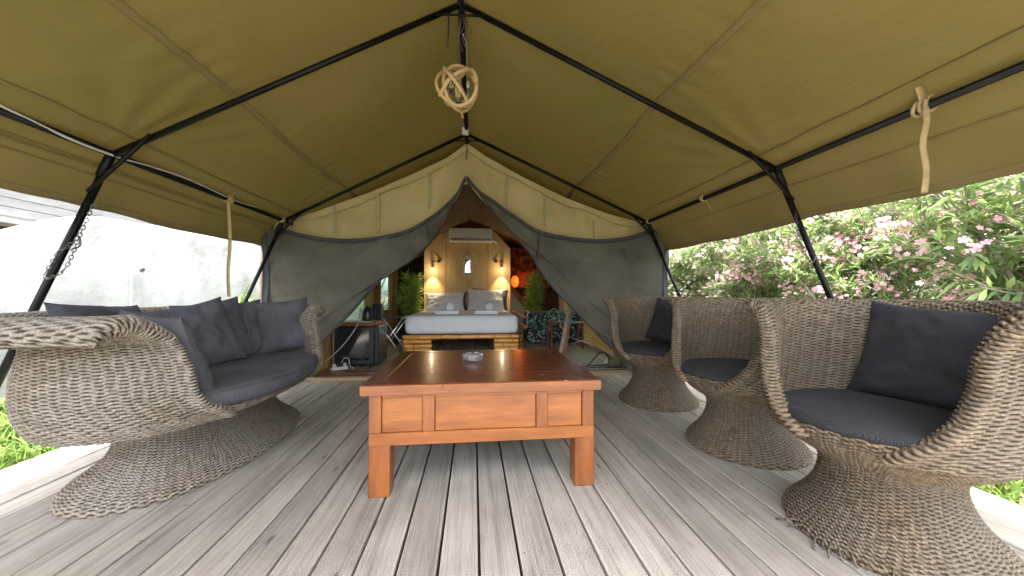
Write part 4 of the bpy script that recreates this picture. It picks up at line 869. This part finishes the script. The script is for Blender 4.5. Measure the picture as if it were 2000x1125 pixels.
for i, (pts, lb, m) in enumerate((
    ([(-1.60, 4.66, .012), (-1.50, 4.58, .012), (-1.42, 4.55, .012), (-1.25, 4.56, .012), (-.9, 4.50, .012)], 'black cable on the floor between the fridge and the table', 'blackcable'),
    ([(1.20, 4.62, .014), (1.35, 4.55, .014), (1.5, 4.60, .014), (1.72, 4.62, .02), (1.82, 4.64, .06)], 'thick black cable leading to the right power strip', 'blackcable'),
    ([(1.10, 4.48, .012), (1.3, 4.44, .012), (1.6, 4.50, .012), (2.0, 4.46, .012)], 'black cable lying along the threshold on the right', 'blackcable'),
    ([(1.42, 4.58, .012), (1.50, 4.6, .03), (1.66, 4.66, .16), (1.76, 4.7, .17), (1.82, 4.68, .09)], 'arched black cable rising behind the right power strip', 'blackcable'),
    ([(1.42, 6.2, .50), (1.30, 6.15, .62), (1.38, 6.1, .70), (1.46, 6.12, .62), (1.48, 5.9, .36), (1.64, 5.7, .22), (1.8, 5.6, .24), (1.98, 5.5, .46)], 'pale cable looping over the leaf print pouf', 'cable'),
    ([(1.50, 5.4, .20), (1.62, 5.3, .24), (1.72, 5.2, .20), (1.72, 5.0, .10), (1.58, 4.8, .02)], 'thin pale cable arching to the floor near the leaning post', 'cable'))):
    o = tube('cable', pts, .007 if m == 'blackcable' else .0055, M[m], None, n=7, sp=7, origin=pts[0]); tag(o, lb, 'cable')
lp = thing('leaning_post', 'worn timber post with blue tape leaning beside the pouf', 'post', (1.38, 5.55, 0))
rt = Matrix.Rotation(.20, 3, 'Y'); box('plank', (1.42, 5.53, .38), (.055, .05, .80), M['paint_post'], lp, .005, rot=rt); box('plank', (1.475, 5.55, .38), (.05, .05, .80), M['woodbrown'], lp, .005, rot=Matrix.Rotation(.17, 3, 'Y'))
box('tape', (1.485, 5.54, .53), (.125, .062, .035), M['bluetape'], lp, .003, rot=rt)
tb = thing('low_shelf', 'low dark red shelf board in front of the leaf print pouf', 'shelf', (1.62, 6.3, 0)); box('board', *span(1.33, 1.95, 6.2, 6.55, .42, .45), M['redwood'], tb, .004)
for x in (1.36, 1.92):
    for y in (6.23, 6.52): box('leg', *span(x-.018, x+.018, y-.018, y+.018, 0, .418), M['redwood'], tb, .003)
rb = thing('canvas_roll', 'olive canvas bundle with dark webbing behind the farthest wicker chair', 'canvas roll', (1.95, 4.5, 0))
V, F, _ = tubegeo(smoothpath([(1.75, 4.52, .06), (1.95, 4.50, .09), (2.12, 4.42, .07), (2.2, 4.36, .05)], 6), .06, 14); mk('roll', V, F, M['olivebag'], rb, smooth=True)
for x in (1.88, 2.05): tube('webbing', [(x+.004*math.cos(a), 4.49+.066*math.cos(a), .085+.066*math.sin(a)) for a in np.linspace(0, 2*PI, 15)[:-1]], .008, M['screen_trim'], rb, n=6, closed=True)
sk = thing('storage_box', 'small black box with a white plug beside the left timber upright', 'box', (-1.38, 7.2, 0)); box('body', (-1.40, 7.3, .09), (.22, .16, .18), M['fridge'], sk, .01); box('plug', (-1.42, 7.21, .06), (.06, .03, .05), M['whiteplastic'], sk, .004)

# ------------------------------------------------------------ coffee table and ashtray
tbl = thing('coffee_table', 'square low wooden coffee table with dark red top and orange panelled apron', 'table', (.055, 2.23, 0))
X0, X1, Y0, Y1, ZT = -.520, .626, 1.735, 2.74, .53
fw = .085
box('top_frame', *span(X0, X1, Y0, Y0+fw, ZT-.052, ZT), M['tabletop'], tbl, .004); box('top_frame', *span(X0, X1, Y1-fw, Y1, ZT-.052, ZT), M['tabletop'], tbl, .004)
box('top_frame', *span(X0, X0+fw, Y0+fw+.0015, Y1-fw-.0015, ZT-.052, ZT-.0005), M['tabletop'], tbl, .004); box('top_frame', *span(X1-fw, X1, Y0+fw+.0015, Y1-fw-.0015, ZT-.052, ZT-.0005), M['tabletop'], tbl, .004)
nb = 7; bw = (Y1-Y0-2*fw-.003)/nb
for k in range(nb): box('top_board', *span(X0+fw+.0015, X1-fw-.0015, Y0+fw+.0015+k*bw, Y0+fw+.0015+(k+1)*bw-.001, ZT-.03, ZT-.001+rnd.uniform(-.0004,.0004)), M['tabletop'], tbl, .0015)
box('top_edge', *span(X0-.002, X1+.002, Y0-.0045, Y0-.0005, ZT-.051, ZT-.004), M['edge'], tbl, .002)
box('top_edge', *span(X0-.0045, X0-.0005, Y0, Y1, ZT-.051, ZT-.004), M['edge'], tbl, .002); box('top_edge', *span(X1+.0005, X1+.0045, Y0, Y1, ZT-.051, ZT-.004), M['edge'], tbl, .002)
lx0, lx1, ly0, ly1 = -.487, .598, 1.752, 2.71; lw = .098
for x in (lx0, lx1-lw):
    for y in (ly0, ly1-lw): box('leg', *span(x, x+lw, y, y+lw, 0, .239), M['apronV'], tbl, .004)
for y, f in ((ly0, 1), (ly1-.03, -1)):
    box('bottom_rail', *span(lx0, lx1, y, y+.03, .239, .298), M['apron'], tbl, .003); box('top_rail', *span(lx0+.06, lx1-.06, y+.002, y+.028, .462, ZT-.053), M['apron'], tbl, .002)
    for a, b in ((-.487, -.430), (-.240, -.183), (.307, .362), (.539, .598)): box('stile', *span(a, b, y, y+.03, .2985, ZT-.0535), M['apronV'], tbl, .003)
    for a, b in ((-.429, -.241), (-.182, .306), (.363, .538)): box('drawer_panel' if 0 else 'panel', *span(a, b, y+.012, y+.024, .2985, .4615), M['apron'], tbl, .002)
for x in (lx0, lx1-.03):
    box('bottom_rail', *span(x, x+.03, ly0+.031, ly1-.031, .239, .298), M['apron'], tbl, .003); box('top_rail', *span(x+.002, x+.028, ly0+.031, ly1-.031, .462, ZT-.053), M['apron'], tbl, .002)
    for a in (ly0+.031, 2.03, 2.38, ly1-.031-.056): box('stile', *span(x, x+.03, a, a+.056, .2985, .4615), M['apronV'], tbl, .003)
    box('panel', *span(x+.010, x+.020, ly0+.088, ly1-.088, .2985, .4615), M['apron'], tbl, .001)
ash = thing('ashtray', 'round clear glass ashtray on the dark red tabletop', 'ashtray', (-.005, 2.31, ZT))
prof = [(.0005,.002),(.045,.002),(.058,.004),(.064,.010),(.066,.040),(.063,.044),(.056,.044),(.052,.040),(.049,.016),(.044,.013),(.0005,.012)]
n = 64; V = []
for k in range(n):
    a = 2*PI*k/n; dip = max(0, math.cos(a*4))**18*.014
    for j, (r, z) in enumerate(prof):
        fl = 1+(.012*math.cos(a*16) if 2 <= j <= 5 else 0); V.append((-.005+math.cos(a)*r*fl, 2.31+math.sin(a)*r*fl, ZT+z-(dip if 4 <= j <= 7 else 0)))
mk('dish', V, gridfaces(n, len(prof), cu=True), M['glass'], ash, smooth=True)

# ------------------------------------------------------------ woven furniture
GAP = {}
def weave_disp(G, u, v, amp, flipN=False, closed_u=True):
    """G (nu,nv,3) base surface; u,v in stakes/rows -> displaced"""
    if closed_u: du = np.roll(G, -1, 0)-np.roll(G, 1, 0)
    else: du = np.gradient(G, axis=0)
    dv = np.gradient(G, axis=1); N = np.cross(du, dv); ln = np.linalg.norm(N, axis=2, keepdims=True); N = N/np.maximum(ln, 1e-9)
    if flipN: N = -N
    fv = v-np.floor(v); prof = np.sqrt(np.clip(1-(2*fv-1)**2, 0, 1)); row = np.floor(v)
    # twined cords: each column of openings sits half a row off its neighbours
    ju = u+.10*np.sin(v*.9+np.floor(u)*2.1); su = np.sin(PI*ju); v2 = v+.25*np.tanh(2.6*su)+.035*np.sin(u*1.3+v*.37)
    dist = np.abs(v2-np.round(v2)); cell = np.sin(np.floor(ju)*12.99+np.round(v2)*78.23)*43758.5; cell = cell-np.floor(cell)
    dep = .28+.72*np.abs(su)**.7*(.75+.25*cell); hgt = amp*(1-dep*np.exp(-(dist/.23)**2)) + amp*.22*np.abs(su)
    GAP['g'] = np.clip((dep*np.exp(-(dist/.24)**2)-.30)/.25, 0, 1).ravel()  # mask for the shade painted into the weave slits
    return G+N*hgt[..., None]
def sellipse(th, a, b, n):
    c = np.cos(th); s = np.sin(th); return a*np.sign(c)*np.abs(c)**(2/n), b*np.sign(s)*np.abs(s)**(2/n)
def arcparam(a, b, n, m):
    th = np.linspace(-PI, PI, 4001); x, y = sellipse(th, a, b, n); d = np.concatenate([[0], np.cumsum(np.hypot(np.diff(x), np.diff(y)))]); return th, d
def resample_profile(prof, step):
    p = smoothpath([(r, 0, z) for r, z in prof], 12); d = np.cumsum([0]+[(b-a).length for a, b in zip(p[:-1], p[1:])]); n = max(2, int(round(d[-1]/step))+1)
    t = np.linspace(0, d[-1], n); return np.interp(t, d, [q.x for q in p]), np.interp(t, d, [q.z for q in p]), t
def shell_lower(a0, b0, n, prof, pitch_r, stake, vps, ups, amp):
    off, z, t = resample_profile(prof, pitch_r/vps); th, d = arcparam(a0+.05, b0+.05, n, 0); ns = int(round(d[-1]/stake/2))*2
    U = np.arange(ns*ups)/ups; tt = np.interp(U/ns*d[-1], d, th); G = np.zeros((len(U), len(z), 3))
    for j in range(len(z)):
        x, y = sellipse(tt, a0+off[j], b0+off[j], n); G[:, j, 0] = x; G[:, j, 1] = y; G[:, j, 2] = z[j]
    u = np.repeat(U[:, None], len(z), 1); v = np.repeat((t/pitch_r)[None], len(U), 0)
    D = weave_disp(G, u, v, amp); D[:, 0, 2] = np.maximum(D[:, 0, 2], .002)
    return D.reshape(-1, 3), gridfaces(len(U), len(z), cu=True), np.stack([u.ravel(), v.ravel()], 1)
def shell_upper(a0, b0, n, prof, phie, tk, pitch_r, stake, vps, ups, amp, front=None, lip_out=.0, endroll=.02):
    """C-shaped horizontal slices. prof: (offset of centreline, z); phie(z): half opening angle; tk(z): half thickness"""
    off, z, t = resample_profile(prof, pitch_r/vps); nz_ = len(z)
    NB = 700; L0 = None; rows = []
    to_ = np.gradient(off); tz_ = np.gradient(z); tl = np.hypot(to_, tz_)+1e-9; tang = np.stack([to_/tl, tz_/tl], 1)
    ja = int(np.argmax(z)); mvar = z.copy(); mvar[ja:] = z[ja]+(t[ja:]-t[ja])
    for j in range(nz_):
        pe = phie(mvar[j]); h_ = tk(mvar[j]); rem = min(1, (t[-1]-t[j])/h_); h_ = max(.0015, h_*math.sqrt(max(0, 1-(1-rem)**2))); th = np.linspace(pe, 2*PI-pe, NB); x, y = sellipse(th, a0+off[j], b0+off[j], n)
        # outward roll near both ends
        s = np.concatenate([[0], np.cumsum(np.hypot(np.diff(x), np.diff(y)))]); T = s[-1]; e = np.minimum(s, T-s)
        tx = np.gradient(x); ty = np.gradient(y); ln = np.hypot(tx, ty)+1e-9; nx, ny = ty/ln, -tx/ln
        ro = endroll*np.exp(-(e/.05)**2); x = x+nx*ro; y = y+ny*ro
        hh = h_*(1+.35*np.exp(-(e/.035)**2)); taper = np.sqrt(np.clip(e/(h_*1.2), 0, 1)*(2-np.clip(e/(h_*1.2), 0, 1))); hh = hh*taper
        to, tz = tang[j]; hx = hh*tz
        px = np.concatenate([x+nx*hx, (x-nx*hx)[::-1]]); py = np.concatenate([y+ny*hx, (y-ny*hx)[::-1]]); pz = np.concatenate([z[j]-hh*to, (z[j]+hh*to)[::-1]])
        d = np.concatenate([[0], np.cumsum(np.sqrt(np.diff(px)**2+np.diff(py)**2+np.diff(pz)**2))])
        if L0 is None: L0 = d[-1]; 
        rows.append((px, py, pz, d))
    Lm = np.median([r[3][-1] for r in rows]); ns = int(round(Lm/stake/2))*2; U = np.arange(ns*ups)/ups; G = np.zeros((len(U), nz_, 3))
    for j, (px, py, pz, d) in enumerate(rows):
        q = U/ns*d[-1]; G[:, j, 0] = np.interp(q, d, px); G[:, j, 1] = np.interp(q, d, py); G[:, j, 2] = np.interp(q, d, pz)
    u = np.repeat(U[:, None], nz_, 1); v = np.repeat((t/pitch_r)[None], len(U), 0)
    if front is not None:      # local height change
        G[:, :, 2] += front(G[:, :, 0], G[:, :, 1], G[:, :, 2])
    D = weave_disp(G, u, v, amp)
    return D.reshape(-1, 3), gridfaces(len(U), nz_, cu=True), np.stack([u.ravel(), v.ravel()], 1)
def lerp_tab(tab): 
    xs = [a for a, b in tab]; ys = [b for a, b in tab]; return lambda q: float(np.interp(q, xs, ys))
def disc_cushion(a, b, n, z0, z1, dx, nr=22, nt=96, wr=.004):
    """closed soft seat pad on a superellipse outline"""
    V = []; prof = []
    h_ = (z1-z0)/2; zc = (z0+z1)/2
    for q in np.linspace(0, 1, nr): prof.append((q*.93, h_*(1-.10*q**3)))
    for a_ in np.linspace(R(80), R(-80), 9): prof.append((.93+.07*math.cos(a_), h_*.9*math.sin(a_)))
    for q in np.linspace(.93, 0, 6): prof.append((q, -h_))
    for k in range(nt):
        th = 2*PI*k/nt; x, y = sellipse(np.array(th), a, b, n)
        for r, z in prof:
            r = max(r, .002); X_, Y_ = float(x)*r, float(y)*r; zz = z+(wr*nz(X_*7, Y_*7, 2)+wr*.5*nz(X_*18, Y_*18, 5) if z > 0 else 0)
            V.append((X_+dx, Y_, zc+zz))
    return V, gridfaces(nt, len(prof), cu=True)

PR, ST = .0138, .036
chair = thing('wicker_chair', 'nearest wicker tub chair, with a large charcoal back pillow', 'chair', (0,0,0), 0, 'woven pedestal tub chairs in a row')
a0 = .32
V, F, UV = shell_lower(a0, a0, 2, [(-.004, .002), (.004, .018), (-.018, .050), (-.062, .098), (-.100, .16), (-.120, .225), (-.120, .275), (-.092, .315), (-.030, .355), (.020, .400), (.042, .438), (.036, .462), (.012, .468), (-.005, .45), (-.02, .42)], PR, ST, 5, 6, .0105)
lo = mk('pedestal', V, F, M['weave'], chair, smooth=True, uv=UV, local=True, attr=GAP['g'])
V, F, UV = shell_upper(a0, a0, 2, [(.022, .405), (.040, .46), (.048, .54), (.048, .64), (.044, .74), (.046, .80), (.056, .85), (.078, .882), (.105, .890), (.128, .878)],
    lerp_tab([(.40, R(15)), (.45, R(25)), (.49, R(33)), (.56, R(41)), (.66, R(47)), (.76, R(50)), (.83, R(56)), (.87, R(62)), (.893, R(68)), (.95, R(74))]),
    lerp_tab([(.40, .018), (.5, .02), (.8, .02), (.87, .024), (.893, .024), (.95, .024)]), PR, ST, 5, 6, .0105, endroll=.018)
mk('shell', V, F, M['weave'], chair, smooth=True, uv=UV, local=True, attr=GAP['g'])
V, F = revolve([(.0005, .43), (.33, .43)], 40); mk('seat_base', V, F, M['weave'], chair, local=True)
V, F = disc_cushion(.345, .335, 2.1, .445, .497, .035); 
pads = mk('seat_cushion', V, F, M['cushR'], chair, smooth=True, local=True)
chair.location = (1.64, 1.285, 0); chair.rotation_euler = (0, 0, R(-160)); LOC[chair] = Vector((1.64, 1.285, 0))
copy_thing(chair, (1.70, 2.12, 0), R(-166), 'middle wicker tub chair of the row, empty but for its seat pad')
copy_thing(chair, (1.64, 3.085, 0), R(-136), 'wicker tub chair nearest the tent, with a dark pillow in its corner')
pillow('chair_pillow', 'large charcoal pillow leaning in the nearest wicker chair', 'pillow', (1.915, 1.30, .69), .54, .45, .15, rotm(R(-165), R(18), R(-4)), M['cushR'], 21)
pillow('chair_pillow', 'dark pillow leaning in the wicker chair nearest the tent', 'pillow', (1.80, 3.14, .70), .42, .42, .13, rotm(R(-152), R(18), R(-8)), M['cushR'], 25)

sofa = thing('wicker_sofa', 'wide wicker boat shaped sofa with slate seat cushion', 'sofa', (0,0,0))
SA, SB, SN = .37, .70, 2.3
V, F, UV = shell_lower(SA, SB, SN, [(-.004, .002), (.006, .018), (-.012, .045), (-.065, .085), (-.125, .135), (-.165, .20), (-.170, .255), (-.135, .290), (-.06, .315), (.03, .335), (.075, .358), (.090, .385), (.085, .41), (.06, .41), (.03, .38)], PR, ST, 5, 6, .0105)
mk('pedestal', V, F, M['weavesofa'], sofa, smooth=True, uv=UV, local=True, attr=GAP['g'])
V, F, UV = shell_upper(SA, SB, SN, [(.045, .345), (.080, .40), (.098, .47), (.100, .56), (.088, .65), (.078, .71), (.082, .755), (.112, .795), (.155, .823), (.210, .824), (.250, .803), (.270, .768)],
    lerp_tab([(.35, R(30)), (.39, R(35)), (.43, R(41)), (.50, R(46)), (.62, R(48)), (.70, R(51)), (.76, R(54)), (.80, R(59)), (.826, R(63)), (.93, R(70))]),
    lerp_tab([(.35, .02), (.5, .022), (.74, .022), (.80, .026), (.83, .026), (.88, .036), (.96, .036)]), PR, ST, 5, 6, .0105, endroll=.035)
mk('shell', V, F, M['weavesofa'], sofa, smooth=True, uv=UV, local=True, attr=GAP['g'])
V, F = disc_cushion(.465, .74, 2.05, .385, .495, .075, nt=160, wr=.006); sc_ = mk('seat_cushion', V, F, M['cushL'], sofa, smooth=True, local=True)
pth = []
for k in range(120):
    x, y = sellipse(np.array(2*PI*k/120), .467*.985, .742*.985, 2.05); pth.append((float(x)+.075, float(y), .476))
V, F, _ = tubegeo(pth, .003, 5, closed=True); mk('piping', V, F, M['cushL'], sofa, smooth=True, local=True)
sofa.location = (-1.625, 2.43, 0); sofa.rotation_euler = (0, 0, R(-1)); LOC[sofa] = Vector((-1.63, 2.43, 0))
SG = 'slate scatter pillows on the wicker sofa'
pillow('sofa_pillow', 'slate pillow sunk behind the near arm with only its long top edge showing', 'pillow', (-1.90, 2.12, .735), .60, .36, .14, rotm(R(12), R(22), R(-3)), M['cushL'], 31, SG)
pillow('sofa_pillow', 'slate pillow leaning against the near arm of the sofa, partly hidden by its rim', 'pillow', (-1.50, 1.95, .66), .50, .44, .15, rotm(R(62), R(22), R(4)), M['cushL'], 33, SG)
pillow('sofa_pillow', 'slate pillow with ruffled edge, second from the near arm in the fan', 'pillow', (-1.76, 2.50, .68), .46, .46, .14, rotm(R(-32), R(20), R(12)), M['cushL'], 35, SG)
pillow('sofa_pillow', 'narrow looking slate pillow in the middle of the fan', 'pillow', (-1.78, 2.72, .69), .44, .46, .12, rotm(R(-24), R(16), R(8)), M['cushL'], 37, SG)
pillow('sofa_pillow', 'creased slate pillow tucked just before the far end pillow', 'pillow', (-1.76, 2.92, .69), .42, .44, .12, rotm(R(-30), R(16), R(4)), M['cushL'], 39, SG)
pillow('sofa_pillow', 'square slate pillow standing against the far arm of the sofa', 'pillow', (-1.53, 3.10, .70), .39, .44, .15, rotm(R(-66), R(16), R(7)), M['cushL'], 41, SG)
# frayed cord ends at the foot of the nearest chair
for k in range(9):
    a = R(rnd.uniform(168, 222)); q = Matrix.Rotation(R(160), 3, 'Z'); e = Vector((math.cos(a), math.sin(a), 0)); d = Vector((math.cos(a+rnd.uniform(-1.1,1.1)), math.sin(a+rnd.uniform(-1.1,1.1)), 0)); L = rnd.uniform(.03,.085)
    pts = [e*.305+Vector((0,0,.03)), e*.325+d*L*.4+Vector((0,0,rnd.uniform(.015,.035))), e*.325+d*L+Vector((0,0,.005))]
    V, F, UV = tubegeo(smoothpath([q @ p for p in pts], 4), .0035, 5, uvscale=30); mk('frayed_strand', V, F, M['weave'], chair, smooth=True, uv=UV, local=True, attr=[0]*len(V))

# ------------------------------------------------------------ left side: white wall, grey building, grass
WX = -3.92
wall = thing('white_wall', 'tall white plastered wall with curved top beyond the sofa', 'wall', (WX, 5, 0))
prof = [(-1.5, .3), (1.0, .62), (2.2, .95), (2.9, 1.19), (3.2, 1.31), (3.41, 1.42), (3.63, 1.54), (3.89, 1.67), (4.03, 1.72), (4.27, 1.768), (4.57, 1.785), (4.9, 1.80), (6.9, 1.92), (9.5, 2.05), (12, 2.1)]
ys = np.concatenate([np.linspace(-1.5, 3, 14)[:-1], np.linspace(3, 5, 40), np.linspace(5, 12, 16)[1:]])
G = []
for y in ys:
    zt = interp(prof, y); row = []
    for q in np.linspace(0, 1, 26): row.append((WX-.10*max(0, q-.55)**2+.012*nz(y*1.4, q*3, 1), y, -.2+(zt+.2)*q))
    for q in (.12, .35, .6, 1.0): row.append((WX-.02-.28*q, y, zt-.05*q*q+.012))
    row.append((WX-.3, y, -.2)); G.append(row)
V = np.array(G); mk('wall_face', V.reshape(-1, 3), gridfaces(V.shape[0], V.shape[1])[:, ::-1], M['plaster'], wall, smooth=True)
V, F, _ = tubegeo([(WX+.02, 4.71, 1.242), (WX-.05, 4.71, 1.242)], .022, 12); mk('drain_hole', V, F, M['recess'], wall)
box('pilaster', *span(WX+.0, WX+.03, 4.55, 4.70, -.1, 1.20), M['plaster'], wall, .012)
bld = thing('grey_building', 'grey rendered building with a ledge behind the white wall', 'building', (-7, 8, 0))
box('wall', *span(-8.5, -6.55, -2, 20, 1.99, 6), M['concrete'], bld, .02)
for k in range(14): box('board', *span(-6.546, -6.525, -2, 20, 2.06+k*.13, 2.06+k*.13+.122), M['concrete'], bld, .004)
box('ledge', *span(-6.6, -6.35, -2, 20, 1.93, 1.985), M['plaster'], bld, .01); box('fascia', *span(-6.50, -6.44, -2, 20, 1.90, 1.9295), M['concrete'], bld, .004)
box('lower_wall', *span(-8.5, -6.9, -2, 20, -.2, 1.985), M['recess'], bld, .01)

def grassblades(n, xr, yr, hr, name, label, m='grassm', w=.007, zb=-.12, bias=None):
    V = np.zeros((n, 5, 3)); A = np.zeros((n, 5))
    for i in range(n):
        x, y = rnd.uniform(*xr), rnd.uniform(*yr)
        if bias: 
            while nz(x*1.6, y*1.6, 3) < bias and rnd.random() < .75: x, y = rnd.uniform(*xr), rnd.uniform(*yr)
        h_ = rnd.uniform(*hr)*(.6+.5*(nz(x*2, y*2, 8)+1)); a = rnd.uniform(0, 2*PI); l = h_*rnd.uniform(.2, .9); s = Vector((-math.sin(a), math.cos(a), 0))*w*rnd.uniform(.6, 1.3); d = Vector((math.cos(a), math.sin(a), 0))
        b = Vector((x, y, zb)); mdl = b+d*l*.35+Vector((0,0,h_*.7)); tp = b+d*l+Vector((0,0,h_*rnd.uniform(.75,1)))
        for k, q in enumerate((b-s, b+s, mdl+s*.8, mdl-s*.8, tp)): V[i, k] = q
        A[i] = rnd.random()
    b = np.arange(n)[:, None]*5; F = np.concatenate([b+np.array([[0, 1, 2, 3]]), b+np.array([[3, 2, 4, 4]])])
    F = [list(f) if f[2] != f[3] else list(f[:3]) for f in F.tolist()]
    o = mk(name, V.reshape(-1, 3), F, M[m], attr=A.ravel()); tag(o, label, name.replace('_', ' '), kind='stuff'); return o
grassblades(16000, (WX+.02, -2.60), (.2, 5.5), (.08, .26), 'grass', 'bright green grass between the deck and the white wall')
grassblades(500, (-2.70, -2.50), (1.6, 3.2), (.08, .22), 'grass_edge', 'loose grass blades overhanging the deck edge by the sofa', w=.006)
grassblades(9000, (2.45, 4.2), (.2, 6.5), (.05, .16), 'low_grass', 'yellow green grass and weeds beside the deck under the oleanders', bias=.0)
def litter(n, xr, yr):
    def gen(i): a = rnd.uniform(0, 2*PI); return (rnd.uniform(*xr), rnd.uniform(*yr), -.10+rnd.uniform(0,.03)), (math.cos(a), math.sin(a), rnd.uniform(-.2,.3)), rnd.uniform(.04,.10), rnd.uniform(.012,.025)
    V, F, A = leafset(n, gen); o = mk('leaf_litter', V, F, M['dryleaf'], attr=A); tag(o, 'dry fallen leaves on the ground beside the deck', 'leaves', kind='stuff')
litter(3500, (2.4, 5), (.2, 7))
def gen_d(i): a = rnd.uniform(0, 2*PI); return (rnd.choice([rnd.uniform(-2.4, 2.2), rnd.uniform(.9, 2.2)]), rnd.uniform(1.3, 4.0), .004), (math.cos(a), math.sin(a), .1), rnd.uniform(.01, .035), rnd.uniform(.004, .010)
V, F, A = leafset(70, gen_d); o = mk('leaf_crumbs', V, F, M['dryleaf'], attr=A); tag(o, 'dry leaf crumbs scattered on the deck boards', 'leaves', kind='stuff')

# ------------------------------------------------------------ oleanders
def flowerset(centers, r0, r1):
    n = len(centers); V = []; F = []; A = []
    for c, up in centers:
        up = Vector(up).normalized(); t = up.orthogonal().normalized(); b = up.cross(t); r = rnd.uniform(r0, r1); a0_ = rnd.uniform(0, 2*PI); q = rnd.random(); c = Vector(c)
        for k in range(5):
            a = a0_+k*2*PI/5; d = t*math.cos(a)+b*math.sin(a); s = t*(-math.sin(a))+b*math.cos(a); i = len(V)
            V += [c-up*r*.25, c+d*r*.6-s*r*.36+up*r*.1, c+d*r*1.05+up*r*.02-s*r*.12, c+d*r*.75+s*r*.40+up*r*.12]; F.append([i, i+1, i+2, i+3]); A += [q*.8, q, min(1, q+.1), q]
    return [tuple(v) for v in V], np.array(F), A
def oleander(cx, cy, rad, h_, label, col, nleaf, nflow, leafL=(.09,.15), leafW=(.016,.026), stems=12):
    t = thing('oleander', label, 'shrub', (cx, cy, -.13), group='flowering oleanders along the right side of the deck')
    tips = []
    for k in range(stems):
        a = rnd.uniform(0, 2*PI); rr = rad*rnd.uniform(.25, 1.0); hh = h_*rnd.uniform(.65, 1.0)
        p0 = Vector((cx+rnd.gauss(0,.12), cy+rnd.gauss(0,.12), -.13)); p2 = Vector((cx+rr*math.cos(a), cy+rr*math.sin(a), hh)); p1 = p0.lerp(p2, .5)+Vector((-.12*math.cos(a), -.12*math.sin(a), .12))
        path = smoothpath([p0, p1, p2], 6); tube('stem', path, lambda q: .018-.012*q, M['stem'], t, n=6)
        for q in range(4, len(path)):
            base = path[q]
            for j in range(3):
                a2 = rnd.uniform(0, 2*PI); L = rnd.uniform(.2, .55)*(rad/1.0)**.5; d = Vector((math.cos(a2), math.sin(a2), rnd.uniform(.1, 1.1))).normalized(); e = base+d*L
                tips.append((base, e))
    # twigs joined into one part
    gs = []
    for b, e in tips: V, F, _ = tubegeo([b, b.lerp(e, .5)+Vector((0,0,-.02)), e], .0045, 4, caps=False); gs.append((V, F))
    V, F = join(*gs); o = mk('twigs', V, F, M['stem'], t); o['kind'] = 'stuff'
    def gen(i):
        b, e = tips[i % len(tips)]; f = rnd.random()**.6; p = b.lerp(e, f); d = (e-b).normalized(); a = rnd.uniform(0, 2*PI); s = d.orthogonal().normalized(); s2 = d.cross(s)
        dd = d*rnd.uniform(.3, 1.1)+(s*math.cos(a)+s2*math.sin(a))*rnd.uniform(.5, 1); return p, dd, rnd.uniform(*leafL), rnd.uniform(*leafW)
    V, F, A = leafset(int(nleaf*1.35), gen); o = mk('foliage', V, F, M['leaf'], t, attr=A); o['kind'] = 'stuff'
    cs = []
    ends = [e for b, e in tips if (e.z > .35)]
    for k in range(int(nflow*(2.6 if col == 'pink' else 1.8))):
        e = rnd.choice(ends); up = Vector((rnd.gauss(-.4,.5), rnd.gauss(-.3,.5), rnd.uniform(.2, 1)))
        for j in range(rnd.randint(4, 9)): cs.append((e+Vector((rnd.gauss(-.02,.055), rnd.gauss(-.01,.055), rnd.gauss(.03,.045))), (up.x+rnd.gauss(0,.5), up.y+rnd.gauss(0,.5), up.z+rnd.gauss(0,.3))))
    V, F, A = flowerset(cs, .016, .028); o = mk('blossom', V, F, M[col], t, attr=A); o['kind'] = 'stuff'
    return t
oleander(3.55, 1.75, .95, 2.25, 'large leaved pink oleander nearest the camera side of the deck', 'pink', 3800, 60, (.12,.19), (.022,.034), 11)
oleander(3.75, 3.1, 1.05, 2.3, 'pink oleander right behind the front black post', 'pink', 8500, 130, (.09,.15), (.016,.025), 14)
oleander(3.9, 4.5, 1.05, 2.25, 'mixed oleander bush with pale pink blossom in the middle of the row', 'pink', 9000, 120, (.09,.15), (.015,.024), 14)
oleander(3.7, 5.9, 1.1, 2.2, 'cream flowered oleander next to the tent screen', 'cream', 9500, 200, (.08,.13), (.014,.02), 14)
oleander(4.1, 7.5, 1.2, 2.3, 'farthest cream oleander seen past the tent edge', 'cream', 9000, 170, (.08,.13), (.014,.02), 14)
oleander(5.2, 1.3, 1.2, 3.0, 'tall pink oleander behind the large leaved one', 'pink', 9500, 120, (.10,.16), (.018,.028), 14)
oleander(5.5, 3.3, 1.3, 3.0, 'tall pink oleander in the second row behind the front post', 'pink', 10500, 140, (.10,.15), (.018,.026), 14)
oleander(5.7, 5.5, 1.4, 2.9, 'tall cream oleander in the second row', 'cream', 10500, 160, (.10,.15), (.018,.026), 14)
oleander(6.2, 8.2, 1.6, 2.9, 'tall cream oleander at the far end of the second row', 'cream', 10500, 140, (.10,.15), (.018,.026), 14)
def mass(cx0, cx1, y0, y1, h_, n):
    def gen(i):
        y = rnd.uniform(y0, y1); x = rnd.uniform(cx0, cx1); z = rnd.uniform(0, h_)*(.75+.25*nz(y*.7, x*.7, 0)); a = rnd.uniform(0, 2*PI)
        return (x, y, z), (math.cos(a), math.sin(a), rnd.uniform(-.5, .8)), rnd.uniform(.13, .24), rnd.uniform(.03, .05)
    V, F, A = leafset(n, gen); o = mk('hedge_mass', V, F, M['leaf'], attr=A); tag(o, 'dense green thicket closing the view behind the oleanders', 'thicket', kind='stuff')
mass(7.0, 9.0, -2, 16, 3.6, 26000)
# shrub outside the left tent window
grassblades(2500, (-3.8, -2.1), (6.2, 9.5), (.3, 1.2), 'tall_weeds', 'tall green weeds outside the tent window', w=.02)
